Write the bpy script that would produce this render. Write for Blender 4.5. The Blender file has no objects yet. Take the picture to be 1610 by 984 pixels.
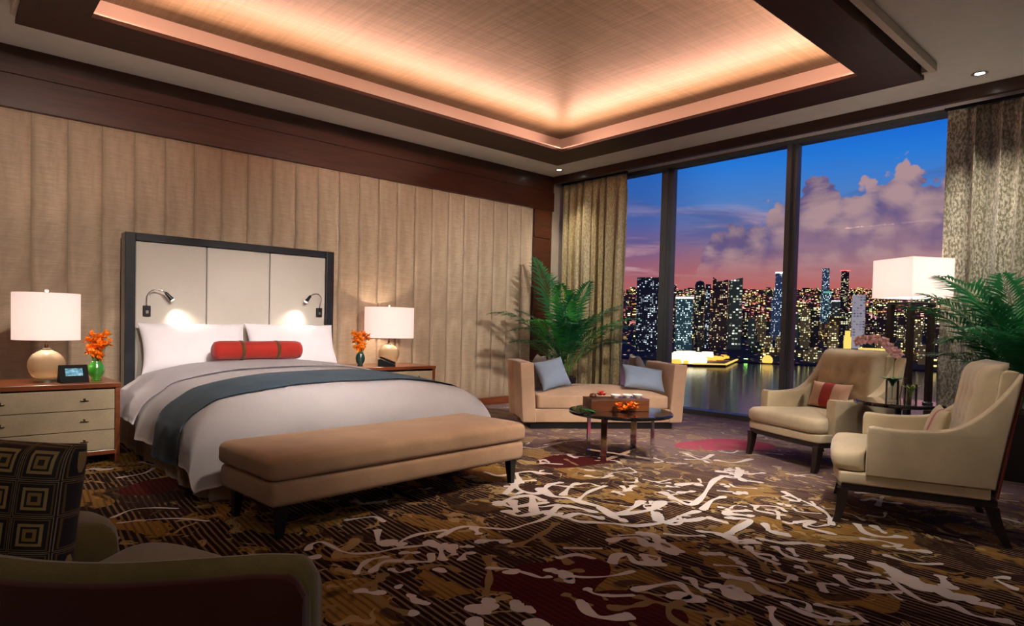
import bpy, bmesh, math, random
from mathutils import Vector, Matrix, noise
random.seed(7)
S = bpy.context.scene
COL = S.collection
PI = math.pi

# ------------------------------------------------------------------ camera
F, CX, CY, W, H = 1002.6, 749.7, 538.3, 1610, 984
YAW, PIT, ROL = [math.radians(a) for a in (49.577, -1.6365, -1.2953)]
EYE = Vector((0, 0, 1.15))
fw = Vector((math.cos(PIT)*math.cos(YAW), math.cos(PIT)*math.sin(YAW), math.sin(PIT)))
rt0 = fw.cross(Vector((0, 0, 1))).normalized()
dn0 = fw.cross(rt0)
rt = math.cos(ROL)*rt0 + math.sin(ROL)*dn0
dn = -math.sin(ROL)*rt0 + math.cos(ROL)*dn0
cd = bpy.data.cameras.new('camera')
cam = bpy.data.objects.new('camera', cd)
COL.objects.link(cam)
up = -dn
cam.matrix_world = Matrix(((rt.x, up.x, -fw.x, EYE.x), (rt.y, up.y, -fw.y, EYE.y), (rt.z, up.z, -fw.z, EYE.z), (0, 0, 0, 1)))
cd.sensor_fit = 'HORIZONTAL'
cd.sensor_width = 36
cd.lens = F/W*36
cd.shift_x = -(CX-W/2)/W
cd.shift_y = (CY-H/2)/W
cd.clip_start = 0.05
cd.clip_end = 40000
S.camera = cam

def ray(x, y):
    return rt*((x-CX)/F) + dn*((y-CY)/F) + fw
def onz(x, y, z=0.0):
    v = ray(x, y); return EYE + v*((z-EYE.z)/v.z)

# ------------------------------------------------------------------ view
S.view_settings.view_transform = 'Standard'
S.view_settings.look = 'None'
S.view_settings.gamma = 1
S.view_settings.use_curve_mapping = False
S.view_settings.exposure = 0.28

# ------------------------------------------------------------------ node helper
class NT:
    def __init__(s, nt): s.t = nt; s.n = nt.nodes; s.l = nt.links
    def new(s, kind, **kw):
        n = s.n.new(kind)
        for k, v in kw.items(): setattr(n, k, v)
        return n
    def put(s, sock, v):
        if v is None: return
        if hasattr(v, 'is_output'): s.l.new(v, sock)
        else:
            if hasattr(sock.default_value, '__len__') and not hasattr(v, '__len__'): v = [v]*len(sock.default_value)
            if hasattr(v, '__len__') and len(sock.default_value) == 4 and len(v) == 3: v = (*v, 1)
            sock.default_value = v
    def math(s, op, a, b=None, c=None, clamp=False):
        n = s.new('ShaderNodeMath', operation=op); n.use_clamp = clamp
        for i, v in enumerate((a, b, c)): s.put(n.inputs[i], v)
        return n.outputs[0]
    def mix(s, f, a, b, blend='MIX'):
        n = s.new('ShaderNodeMix', data_type='RGBA', blend_type=blend)
        s.put(n.inputs[0], f); s.put(n.inputs[6], a); s.put(n.inputs[7], b)
        return n.outputs[2]
    def ramp(s, f, stops, interp='LINEAR'):
        n = s.new('ShaderNodeValToRGB'); r = n.color_ramp; r.interpolation = interp
        while len(r.elements) > 1: r.elements.remove(r.elements[-1])
        r.elements[0].position = stops[0][0]; r.elements[0].color = col4(stops[0][1])
        for p, c in stops[1:]:
            e = r.elements.new(p); e.color = col4(c)
        s.put(n.inputs[0], f); return n.outputs[0]
    def noise(s, vec, scale, detail=2, rough=.5, dist=0, dim='3D'):
        n = s.new('ShaderNodeTexNoise', noise_dimensions=dim)
        if vec is not None: s.l.new(vec, n.inputs['Vector'])
        n.inputs['Scale'].default_value = scale; n.inputs['Detail'].default_value = detail
        n.inputs['Roughness'].default_value = rough; n.inputs['Distortion'].default_value = dist
        return n.outputs['Fac']
    def step(s, v, lo, hi):
        n = s.new('ShaderNodeMapRange', interpolation_type='SMOOTHSTEP')
        s.put(n.inputs[0], v); n.inputs[1].default_value = lo; n.inputs[2].default_value = hi
        return n.outputs[0]
    def mapping(s, vec, scale=(1, 1, 1), rot=(0, 0, 0), loc=(0, 0, 0)):
        n = s.new('ShaderNodeMapping'); s.l.new(vec, n.inputs[0])
        n.inputs['Scale'].default_value = scale; n.inputs['Rotation'].default_value = rot; n.inputs['Location'].default_value = loc
        return n.outputs[0]
    def comb(s, x, y, z=0.0):
        n = s.new('ShaderNodeCombineXYZ')
        for i, v in enumerate((x, y, z)): s.put(n.inputs[i], v)
        return n.outputs[0]
    def sep(s, v):
        n = s.new('ShaderNodeSeparateXYZ'); s.l.new(v, n.inputs[0]); return n.outputs
def col4(c): return (*c, 1) if len(c) == 3 else c
def srgb(r, g, b):
    f = lambda v: (v/255/12.92) if v/255 <= .04045 else ((v/255+.055)/1.055)**2.4
    return (f(r), f(g), f(b))

# ------------------------------------------------------------------ world: dusk sky with cumulus bank
def world():
    w = bpy.data.worlds.new('dusk_sky'); S.world = w; w.use_nodes = True
    t = NT(w.node_tree); t.n.clear()
    tc = t.new('ShaderNodeTexCoord')
    x, y, z = t.sep(tc.outputs['Generated'])
    az = t.math('MULTIPLY', t.math('ARCTAN2', x, y), 180/PI)       # from +Y clockwise
    el = t.math('MULTIPLY', t.math('ARCSINE', z), 180/PI)
    sky = t.ramp(t.math('DIVIDE', el, 24.0, clamp=True), [
        (0.0, srgb(150, 80, 80)), (.13, srgb(196, 104, 98)), (.20, srgb(178, 104, 104)), (.30, srgb(140, 112, 138)), (.42, srgb(84, 128, 190)),
        (.56, srgb(40, 122, 215)), (.70, srgb(4, 90, 212)), (.86, srgb(0, 62, 190)), (1.0, srgb(0, 44, 150))])
    # left side of the view is duller blue
    lf = t.step(az, 62.0, 54.0)
    sky = t.mix(t.math('MULTIPLY', lf, .55), sky, t.mix(t.step(el, 2.5, 9.5), srgb(172, 96, 100), srgb(30, 64, 148)))
    v = t.comb(az, el)
    # streaky low clouds
    sv = t.mapping(v, scale=(.09, .55, 1))
    st = t.noise(sv, 1.0, 5, .6, .6)
    stm = t.math('MULTIPLY', t.step(st, .50, .66), t.math('MULTIPLY', t.step(el, 3.6, 5.5), t.step(el, 11.5, 7.5)))
    sky = t.mix(t.math('MULTIPLY', stm, .75), sky, srgb(205, 160, 165))
    st2 = t.noise(t.mapping(v, scale=(.08, .4, 1), loc=(7, 3, 0)), 1.0, 5, .6, .8)
    stm2 = t.math('MULTIPLY', t.step(st2, .5, .68), t.math('MULTIPLY', t.step(el, 5.5, 8.0), t.step(el, 16., 10.)))
    sky = t.mix(t.math('MULTIPLY', stm2, .6), sky, srgb(70, 85, 145))
    # cumulus bank: height of its upper edge as a function of azimuth
    fc = t.new('ShaderNodeFloatCurve')
    a0, a1 = 56.0, 84.0
    t.put(fc.inputs['Value'], t.math('DIVIDE', t.math('SUBTRACT', az, a0), a1-a0, clamp=True))
    pts = CLOUD
    c = fc.mapping.curves[0]
    c.points[0].location = (0, pts[0][1]); c.points[1].location = (1, pts[-1][1])
    for p in pts[1:-1]: c.points.new(*p)
    fc.mapping.update()
    top = t.math('MULTIPLY', fc.outputs[0], 20.0)
    vo = t.new('ShaderNodeTexVoronoi', feature='SMOOTH_F1', voronoi_dimensions='2D')
    wob = t.noise(v, .8, 3, .6)
    t.l.new(t.comb(t.math('ADD', az, wob), el), vo.inputs['Vector']); vo.inputs['Scale'].default_value = .55; vo.inputs['Smoothness'].default_value = .25
    vo2 = t.new('ShaderNodeTexVoronoi', feature='SMOOTH_F1', voronoi_dimensions='2D')
    t.l.new(v, vo2.inputs['Vector']); vo2.inputs['Scale'].default_value = 1.7; vo2.inputs['Smoothness'].default_value = .3
    puff = t.math('ADD', t.math('MULTIPLY', vo.outputs['Distance'], -2.6), t.math('MULTIPLY', vo2.outputs['Distance'], -1.2))
    edge = t.math('ADD', t.math('SUBTRACT', top, el), t.math('ADD', puff, 1.95))
    n1 = t.noise(v, 1.4, 6, .62)
    edge = t.math('ADD', edge, t.math('MULTIPLY', t.math('SUBTRACT', n1, .5), 1.6))
    m = t.step(edge, -.12, .35)
    n2 = t.noise(t.mapping(v, scale=(.16, .35, 1)), 1.0, 5, .6, .4)
    depth = t.step(edge, 0.0, 5.5)
    cc = t.mix(depth, srgb(96, 86, 132), srgb(150, 116, 134))
    cc = t.mix(t.step(t.math('ADD', n2, t.math('MULTIPLY', vo.outputs['Distance'], -.35)), .20, .48), cc, srgb(176, 144, 148))
    cc = t.mix(t.math('MULTIPLY', t.step(t.noise(t.mapping(v, scale=(.1, .3, 1), loc=(3, 9, 0)), 1.0, 4, .6), .5, .64), .3), cc, srgb(104, 84, 116))
    cc = t.mix(t.math('MULTIPLY', t.math('MULTIPLY', t.step(az, 78.5, 83.0), t.step(el, 10.5, 7.0)), .7), cc, srgb(70, 58, 110))
    cc = t.mix(t.step(el, 7.0, 3.0), cc, srgb(182, 104, 104))
    mm = t.math('MULTIPLY', m, t.step(el, 2.6, 6.2))
    sky = t.mix(mm, sky, cc)
    low = t.step(el, -.5, -3.0)
    sky = t.mix(low, sky, (.01, .008, .01))
    bg = t.new('ShaderNodeBackground'); t.put(bg.inputs[0], sky); bg.inputs[1].default_value = .82
    o = t.new('ShaderNodeOutputWorld'); t.l.new(bg.outputs[0], o.inputs[0])
def azel(px, py):
    v = ray(px, py).normalized()
    return math.degrees(math.atan2(v.x, v.y)), math.degrees(math.asin(v.z))
CLOUD = []
for px, py in ((1010, 470), (1090, 430), (1110, 395), (1140, 368), (1180, 360), (1225, 335), (1262, 296), (1300, 284), (1335, 303), (1365, 296), (1420, 270), (1450, 282), (1490, 296)):
    a, e = azel(px, py)
    CLOUD.append((min(1, max(0, (a-56)/28)), max(0, e/20)))
CLOUD = [(0.0, CLOUD[0][1])] + [p for p in CLOUD if .01 < p[0] < .99] + [(1.0, CLOUD[-1][1])]
world()

# ------------------------------------------------------------------ mesh helpers
KEEP = set()
def new_bm(): return bmesh.new()
def obj(name, bm, mats, parent=None, smooth=False, kind=None, label=None, loc=None, rot=None):
    me = bpy.data.meshes.new(name)
    if id(bm) in KEEP: KEEP.discard(id(bm))
    else: bmesh.ops.recalc_face_normals(bm, faces=bm.faces[:])
    bm.to_mesh(me); bm.free()
    for m in (mats if isinstance(mats, (list, tuple)) else [mats]): me.materials.append(m)
    if smooth:
        for p in me.polygons: p.use_smooth = True
        if smooth != 'all':
            try: me.set_sharp_from_angle(angle=math.radians(40))
            except Exception: pass
    o = bpy.data.objects.new(name, me); COL.objects.link(o)
    if parent is not None: o.parent = parent
    if kind: o['kind'] = kind
    if label: o['label'] = label
    if loc is not None: o.location = loc
    if rot is not None: o.rotation_euler = rot
    return o
def tag(o, label, cat, group=None, kind=None):
    o['label'] = label; o['category'] = cat
    if group: o['group'] = group
    if kind: o['kind'] = kind
    return o
def thing(name, label, cat, loc=(0, 0, 0), rz=0, group=None, rot=None):
    o = bpy.data.objects.new(name, None); COL.objects.link(o)
    o.empty_display_size = .1
    o.location = loc; o.rotation_euler = rot if rot else (0, 0, rz)
    return tag(o, label, cat, group)
def copy_tree(o, parent=None):
    c = o.copy(); COL.objects.link(c)
    if parent is not None: c.parent = parent
    for ch in o.children: copy_tree(ch, c)
    return c
def box(bm, x0, x1, y0, y1, z0, z1, bev=0.0, seg=2, mi=0, rot=0.0):
    g = bmesh.ops.create_cube(bm, size=1.0)
    vs = g['verts']
    for v in vs:
        v.co = Vector(((x0+x1)/2 + v.co.x*(x1-x0), (y0+y1)/2 + v.co.y*(y1-y0), (z0+z1)/2 + v.co.z*(z1-z0)))
    fs = set(f for v in vs for f in v.link_faces)
    if bev > 0:
        es = list(set(e for v in vs for e in v.link_edges))
        r = bmesh.ops.bevel(bm, geom=es, offset=bev, segments=seg, affect='EDGES', profile=.5, clamp_overlap=True)
        fs |= set(r['faces'])
    for f in fs:
        if f.is_valid: f.material_index = mi
    return vs
def lathe(bm, prof, n=32, c=(0, 0), mi=0, closed=False):
    rings = []
    for r, z in prof:
        if r < 1e-5: rings.append([bm.verts.new((c[0], c[1], z))])
        else: rings.append([bm.verts.new((c[0]+r*math.cos(2*PI*i/n), c[1]+r*math.sin(2*PI*i/n), z)) for i in range(n)])
    pr = list(zip(rings, rings[1:]))
    if closed: pr.append((rings[-1], rings[0]))
    for a, b in pr:
        for i in range(n):
            j = (i+1) % n
            if len(a) == 1 and len(b) == 1: continue
            if len(a) == 1: f = bm.faces.new((a[0], b[j], b[i]))
            elif len(b) == 1: f = bm.faces.new((a[i], a[j], b[0]))
            else: f = bm.faces.new((a[i], a[j], b[j], b[i]))
            f.material_index = mi
def tube(bm, pts, r, n=8, mi=0, cap=True):
    pts = [Vector(p) for p in pts]
    rr = r if hasattr(r, '__len__') else [r]*len(pts)
    rings = []; ref = None
    for i, p in enumerate(pts):
        d = (pts[min(i+1, len(pts)-1)] - pts[max(i-1, 0)]).normalized()
        if ref is None: ref = Vector((0, 0, 1)) if abs(d.z) < .9 else Vector((1, 0, 0))
        a = d.cross(ref).normalized(); b = d.cross(a).normalized(); ref = -b if False else ref
        rings.append([bm.verts.new(p + (a*math.cos(2*PI*k/n) + b*math.sin(2*PI*k/n))*rr[i]) for k in range(n)])
    for a, b in zip(rings, rings[1:]):
        for k in range(n):
            f = bm.faces.new((a[k], a[(k+1) % n], b[(k+1) % n], b[k])); f.material_index = mi
    if cap:
        bm.faces.new(rings[0]).material_index = mi; bm.faces.new(rings[-1]).material_index = mi
def prism(bm, poly, a, b, axis='x', bev=0.0, seg=2, mi=0):
    """poly in the two other axes, extruded along axis from a to b"""
    def P(u, v, w):
        return {'x': (w, u, v), 'y': (u, w, v), 'z': (u, v, w)}[axis]
    A = [bm.verts.new(P(u, v, a)) for u, v in poly]; B = [bm.verts.new(P(u, v, b)) for u, v in poly]
    fs = [bm.faces.new(A), bm.faces.new(B)]
    n = len(poly)
    for i in range(n): fs.append(bm.faces.new((A[i], A[(i+1) % n], B[(i+1) % n], B[i])))
    bmesh.ops.recalc_face_normals(bm, faces=fs)
    if bev:
        caps = set(list(fs[0].edges) + list(fs[1].edges))
        bmesh.ops.bevel(bm, geom=list(caps), offset=bev, segments=seg, affect='EDGES', profile=.5, clamp_overlap=True)
def grid(bm, nu, nv, fn, mi=0, closed_u=False):
    vs = [[bm.verts.new(fn(i/(nu if closed_u else nu-1), j/(nv-1))) for j in range(nv)] for i in range(nu)]
    for i in range(nu if closed_u else nu-1):
        for j in range(nv-1):
            k = (i+1) % nu
            bm.faces.new((vs[i][j], vs[k][j], vs[k][j+1], vs[i][j+1])).material_index = mi
    return vs
def cushion(bm, w, d, h, crown=.5, c=(0, 0, 0), n=18, pinch=0.0, p=4.0, mi=0, wob=0.0, M=None):
    """soft pillow: w (x) by d (y), thickness h at middle; crown 0=box-like 1=lens"""
    top = {}; bot = {}
    def prof(u, v):
        e = (max(0, 1-abs(u)**p)*max(0, 1-abs(v)**p))**.5
        return (1-crown)*min(1, e*1.6) + crown*e
    for i in range(n+1):
        for j in range(n+1):
            u = math.sin((i/n*2-1)*PI/2); v = math.sin((j/n*2-1)*PI/2)
            x = u*w/2*(1-pinch*(1-v*v)**1*1.0*abs(u)**3) if pinch else u*w/2
            y = v*d/2*(1-pinch*(1-u*u)**1*1.0*abs(v)**3) if pinch else v*d/2
            hz = h/2*prof(u, v)
            wn = wob*noise.noise(Vector((x*5+c[0]*7, y*5+c[1]*3, c[2]*5)))*prof(u, v)
            P1 = Vector((x, y, hz+wn)); P2 = Vector((x, y, -hz+wn))
            if M is not None: P1 = M @ P1; P2 = M @ P2
            ed = i in (0, n) or j in (0, n)
            top[i, j] = bm.verts.new(P1+Vector(c))
            bot[i, j] = top[i, j] if ed else bm.verts.new(P2+Vector(c))
    for i in range(n):
        for j in range(n):
            bm.faces.new((top[i, j], top[i+1, j], top[i+1, j+1], top[i, j+1])).material_index = mi
            q = (bot[i, j], bot[i, j+1], bot[i+1, j+1], bot[i+1, j])
            if len(set(q)) == 4:
                try: bm.faces.new(q).material_index = mi
                except ValueError: pass
def softbox(bm, x0, x1, y0, y1, z0, z1, r=.04, crown=0.0, mi=0, n=14):
    """upholstered block: rounded edges, domed top by crown"""
    box(bm, x0, x1, y0, y1, z0, z1, bev=r, seg=4, mi=mi)
def dome_block(bm, x0, x1, y0, y1, z0, z1, r=.04, crown=.03, n=20, mi=0):
    """rounded block whose top bulges: superellipse shell"""
    cx, cy = (x0+x1)/2, (y0+y1)/2; hw, hd = (x1-x0)/2, (y1-y0)/2
    def ring(inset, z):
        pts = []
        rr = max(.002, r-0*inset)
        a, b = hw-inset, hd-inset
        for q, (sx, sy) in enumerate(((1, 1), (-1, 1), (-1, -1), (1, -1))):
            for k in range(6):
                t = (q + k/5)*PI/2
                pts.append(Vector((cx+sx*(a-rr)+rr*math.cos(t), cy+sy*(b-rr)+rr*math.sin(t), z)))
        return pts
    rows = []
    for k in range(5):
        t = PI/2*k/4; rows.append(ring(r*.7*(1-math.sin(t)), z0+r*.7*(1-math.cos(t))))
    for k in range(5):
        t = PI/2*k/4; rows.append(ring(r*(1-math.cos(t)), z1-r+r*math.sin(t)))
    rings = [[bm.verts.new(p) for p in rw] for rw in rows]
    m = len(rings[0])
    for a, b in zip(rings, rings[1:]):
        for i in range(m): bm.faces.new((a[i], a[(i+1) % m], b[(i+1) % m], b[i])).material_index = mi
    bm.faces.new(rings[0]).material_index = mi
    # domed top: concentric shrink
    last = rings[-1]; base = rows[-1]
    for s in (.85, .68, .5, .3, .12):
        cur = [bm.verts.new(Vector((cx+(p.x-cx)*s, cy+(p.y-cy)*s, z1+crown*(1-s*s)**.8))) for p in base]
        for i in range(m): bm.faces.new((last[i], last[(i+1) % m], cur[(i+1) % m], cur[i])).material_index = mi
        last = cur
    bm.faces.new(last).material_index = mi

# ------------------------------------------------------------------ materials
def mat(name):
    m = bpy.data.materials.new(name); m.use_nodes = True
    t = NT(m.node_tree); t.n.clear()
    b = t.new('ShaderNodeBsdfPrincipled'); o = t.new('ShaderNodeOutputMaterial')
    t.l.new(b.outputs[0], o.inputs[0])
    return m, t, b, o
def plain(name, c, rough=.5, metal=0.0, var=0.06, vscale=6, bump=0.0, bscale=200, spec=.5, emit=None, es=0, sheen=0, coat=0):
    m, t, b, o = mat(name)
    tc = t.new('ShaderNodeTexCoord').outputs['Object']
    n = t.noise(tc, vscale, 4, .6)
    lo = tuple(max(0, v*(1-var*2)) for v in c); hi = tuple(v*(1+var*2) for v in c)
    t.put(b.inputs['Base Color'], t.ramp(n, [(.3, lo), (.7, hi)]))
    b.inputs['Roughness'].default_value = rough; b.inputs['Metallic'].default_value = metal
    b.inputs['Specular IOR Level'].default_value = spec
    if sheen: b.inputs['Sheen Weight'].default_value = sheen; b.inputs['Sheen Roughness'].default_value = .4
    if coat: b.inputs['Coat Weight'].default_value = coat; b.inputs['Coat Roughness'].default_value = .08
    if bump:
        bp = t.new('ShaderNodeBump'); bp.inputs['Strength'].default_value = bump; bp.inputs['Distance'].default_value = .002
        t.l.new(t.noise(tc, bscale, 2, .6), bp.inputs['Height']); t.l.new(bp.outputs[0], b.inputs['Normal'])
    if emit: t.put(b.inputs['Emission Color'], emit); b.inputs['Emission Strength'].default_value = es
    return m
def wood(name, a, b2, rough=.35, axis='x', scale=1.0, coat=.3):
    m, t, b, o = mat(name)
    tc = t.new('ShaderNodeTexCoord').outputs['Object']
    sc = {'x': (1.2, 14, 14), 'y': (14, 1.2, 14), 'z': (14, 14, 1.2)}[axis]
    v = t.mapping(tc, scale=tuple(k*scale for k in sc))
    n = t.noise(v, 1.6, 6, .65, .6)
    t.put(b.inputs['Base Color'], t.ramp(n, [(.28, a), (.72, b2)]))
    b.inputs['Roughness'].default_value = rough; b.inputs['Coat Weight'].default_value = coat; b.inputs['Coat Roughness'].default_value = .15
    return m
def fabric(name, c, c2=None, rough=.85, weave=350, bump=.25, sheen=.3, var=.08):
    m, t, b, o = mat(name)
    tc = t.new('ShaderNodeTexCoord').outputs['Object']
    big = t.noise(tc, 3.0, 4, .6); fine = t.noise(t.mapping(tc, scale=(1, 1, 1)), weave, 1, .5)
    c2 = c2 or tuple(v*(1-var*2.2) for v in c)
    cc = t.mix(t.step(big, .35, .65), c2, c)
    cc = t.mix(t.math('MULTIPLY', t.step(fine, .4, .6), .22), cc, tuple(v*.6 for v in c))
    t.put(b.inputs['Base Color'], cc); b.inputs['Roughness'].default_value = rough
    b.inputs['Sheen Weight'].default_value = sheen; b.inputs['Sheen Roughness'].default_value = .5
    b.inputs['Specular IOR Level'].default_value = .2
    bp = t.new('ShaderNodeBump'); bp.inputs['Strength'].default_value = bump; bp.inputs['Distance'].default_value = .001
    t.l.new(fine, bp.inputs['Height']); t.l.new(bp.outputs[0], b.inputs['Normal'])
    return m
def emis(name, c, s):
    m, t, b, o = mat(name)
    t.put(b.inputs['Base Color'], (0.02, .02, .02)); t.put(b.inputs['Emission Color'], c); b.inputs['Emission Strength'].default_value = s
    return m

M = {}
M['wood_band'] = wood('mahogany', srgb(42, 17, 7), srgb(76, 34, 14), .4, 'x', 1.0, .15)
M['wood_band_y'] = wood('mahogany_cross', srgb(42, 17, 7), srgb(72, 32, 14), .4, 'y', 1.0, .15)
M['wood_tray'] = wood('tray_wood', srgb(48, 24, 14), srgb(74, 38, 22), .6, 'y', 1.0, 0)
M['wood_tray_x'] = wood('tray_wood_x', srgb(48, 24, 14), srgb(74, 38, 22), .6, 'x', 1.0, 0)
M['ceil_paint'] = plain('ceiling_paint', (.78, .76, .73), .8, var=.02)
M['wall_paint'] = plain('wall_paint', (.30, .25, .19), .8, var=.03)
M['dark_wood'] = wood('espresso_wood', (.007, .004, .004), (.016, .008, .007), .45, 'z', 1.0, .1)
M['black_frame'] = plain('headboard_lacquer', (.018, .02, .026), .28, var=.15, coat=.4)
M['stand_wood'] = wood('nightstand_wood', srgb(98, 48, 26), srgb(150, 82, 46), .3, 'x')
M['drawer'] = fabric('drawer_leather', srgb(196, 180, 150), rough=.55, weave=120, sheen=0, bump=.15)
M['bronze'] = plain('bronze_metal', (.16, .11, .07), .35, 1.0)
M['chrome'] = plain('chrome', (.75, .75, .76), .12, 1.0, var=.01)
M['steel'] = plain('brushed_steel', (.45, .44, .42), .3, 1.0, var=.02)
M['black_metal'] = plain('black_metal', (.012, .012, .013), .35, .2)
M['black_glass'] = plain('black_glass', (.006, .007, .009), .05, 0, coat=1.0)
M['beige'] = fabric('beige_upholstery', srgb(214, 180, 150))
M['bench'] = fabric('bench_upholstery', srgb(196, 160, 126))
M['chair'] = fabric('cream_upholstery', srgb(214, 198, 164))
M['chair_red'] = fabric('rust_upholstery', srgb(120, 38, 22))
M['white_linen'] = fabric('white_linen', (.86, .83, .88), weave=500, bump=.1, var=.02)
M['duvet'] = fabric('duvet_cotton', (.85, .82, .84), weave=500, bump=.1, var=.02)
M['headboard'] = fabric('headboard_leather', srgb(200, 194, 184), rough=.5, sheen=.05, bump=.06, var=.02)
M['throw'] = fabric('teal_throw', srgb(62, 98, 122), srgb(50, 84, 106), weave=260, bump=.5)
M['skirt'] = fabric('bed_skirt_fabric', srgb(196, 174, 150))
M['bolster'] = fabric('red_bolster_fabric', srgb(176, 46, 36))
M['bolster_band'] = fabric('olive_band_fabric', srgb(96, 66, 34))
M['blue_cush'] = fabric('blue_satin', srgb(150, 170, 196), rough=.5)
M['grey_cush'] = fabric('grey_fabric', srgb(122, 112, 112))
M['sofa_green'] = fabric('olive_boucle', srgb(126, 110, 66), srgb(100, 86, 50), weave=160, bump=.8)
M['sofa_red'] = fabric('dark_maroon_fabric', srgb(74, 26, 18))
M['peach_band'] = fabric('rose_band', srgb(206, 92, 92))
M['glass_mul'] = plain('mullion_paint', (.10, .115, .125), .4, var=.03)
M['mull_dark'] = plain('mullion_dark', (.012, .014, .016), .4)
M['pot'] = plain('black_planter', (.010, .008, .008), .4)
M['soil'] = plain('soil', (.03, .02, .012), .9, bump=1, bscale=80)
M['ceramic'] = plain('white_ceramic', (.8, .8, .76), .2)
M['box_wood'] = wood('box_wood', srgb(70, 36, 18), srgb(112, 62, 32), .35, 'x')
M['orange'] = plain('orange_petals', srgb(255, 140, 20), .5, var=.3, vscale=40)
M['redfl'] = plain('red_petals', srgb(225, 60, 30), .5, var=.25, vscale=40)
M['pink'] = plain('pink_petals', srgb(250, 200, 205), .5, var=.15, vscale=40)
M['leaf'] = plain('leaf_green', (.03, .16, .035), .4, var=.35, vscale=3)
M['stem'] = plain('palm_stem', (.10, .20, .04), .5, var=.2)
M['phone'] = plain('phone_black', (.005, .005, .006), .6, spec=.2)
M['grey_plastic'] = plain('phone_grey', (.45, .47, .5), .4)
M['led'] = emis('downlight_glow', (1, .93, .8), 14)

def leafmat(name, a, b2):
    m, t, b, o = mat(name)
    tc = t.new('ShaderNodeTexCoord').outputs['Object']
    t.put(b.inputs['Base Color'], t.ramp(t.noise(tc, 4, 3, .6), [(.3, a), (.7, b2)]))
    b.inputs['Roughness'].default_value = .38
    tr = t.new('ShaderNodeBsdfTranslucent'); t.put(tr.inputs[0], tuple(min(1, v*1.5) for v in b2))
    mx = t.new('ShaderNodeMixShader'); mx.inputs[0].default_value = .3
    t.l.new(b.outputs[0], mx.inputs[1]); t.l.new(tr.outputs[0], mx.inputs[2]); t.l.new(mx.outputs[0], o.inputs[0])
    return m
M['palm'] = leafmat('palm_leaf', (.008, .065, .028), (.022, .17, .055))
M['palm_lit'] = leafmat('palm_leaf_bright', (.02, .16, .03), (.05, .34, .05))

def glassmat(name, tint=(1, 1, 1), refl=.03, rough=0.0):
    m, t, b, o = mat(name)
    t.n.remove(b)
    tr = t.new('ShaderNodeBsdfTransparent'); t.put(tr.inputs[0], tint)
    gl = t.new('ShaderNodeBsdfGlossy'); gl.inputs['Roughness'].default_value = rough
    fr = t.new('ShaderNodeFresnel'); fr.inputs[0].default_value = 1.35
    mx = t.new('ShaderNodeMixShader')
    t.l.new(t.math('MULTIPLY', fr.outputs[0], refl, clamp=True), mx.inputs[0])
    t.l.new(tr.outputs[0], mx.inputs[1]); t.l.new(gl.outputs[0], mx.inputs[2]); t.l.new(mx.outputs[0], o.inputs[0])
    return m
M['window_glass'] = glassmat('window_glass', (.97, .98, .99), .08)
M['amber_glass'] = glassmat('amber_glass', (.99, .95, .86), 1.5, .05)
_t = NT(M['amber_glass'].node_tree); _o = [n for n in _t.n if n.type == 'OUTPUT_MATERIAL'][0]; _s = _o.inputs[0].links[0].from_socket
_tl = _t.new('ShaderNodeBsdfTranslucent'); _t.put(_tl.inputs[0], (.95, .80, .58)); _df = _t.new('ShaderNodeBsdfDiffuse'); _t.put(_df.inputs[0], (.9, .76, .56))
_m1 = _t.new('ShaderNodeMixShader'); _t.l.new(_tl.outputs[0], _m1.inputs[1]); _t.l.new(_df.outputs[0], _m1.inputs[2])
_m2 = _t.new('ShaderNodeMixShader'); _m2.inputs[0].default_value = .42; _t.l.new(_s, _m2.inputs[1]); _t.l.new(_m1.outputs[0], _m2.inputs[2]); _t.l.new(_m2.outputs[0], _o.inputs[0])
M['clear_glass'] = glassmat('clear_glass', (.93, .95, .95), 3.0)
M['green_glass'] = plain('green_glass', srgb(60, 150, 50), .08, coat=1)
M['dkgreen_glass'] = plain('dark_green_glass', (.01, .05, .045), .08, coat=.8)

def shademat(name, c, e):
    m, t, b, o = mat(name)
    tr = t.new('ShaderNodeBsdfTranslucent'); t.put(tr.inputs[0], c)
    df = t.new('ShaderNodeBsdfDiffuse'); t.put(df.inputs[0], c)
    em = t.new('ShaderNodeEmission'); t.put(em.inputs[0], (1, .80, .74)); em.inputs[1].default_value = e
    mx = t.new('ShaderNodeMixShader'); mx.inputs[0].default_value = .45
    t.l.new(df.outputs[0], mx.inputs[1]); t.l.new(tr.outputs[0], mx.inputs[2])
    ad = t.new('ShaderNodeAddShader'); t.l.new(mx.outputs[0], ad.inputs[0]); t.l.new(em.outputs[0], ad.inputs[1])
    t.l.new(ad.outputs[0], o.inputs[0]); t.n.remove(b)
    return m
M['shade'] = shademat('lamp_shade_linen', (.82, .73, .70), .32)

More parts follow.
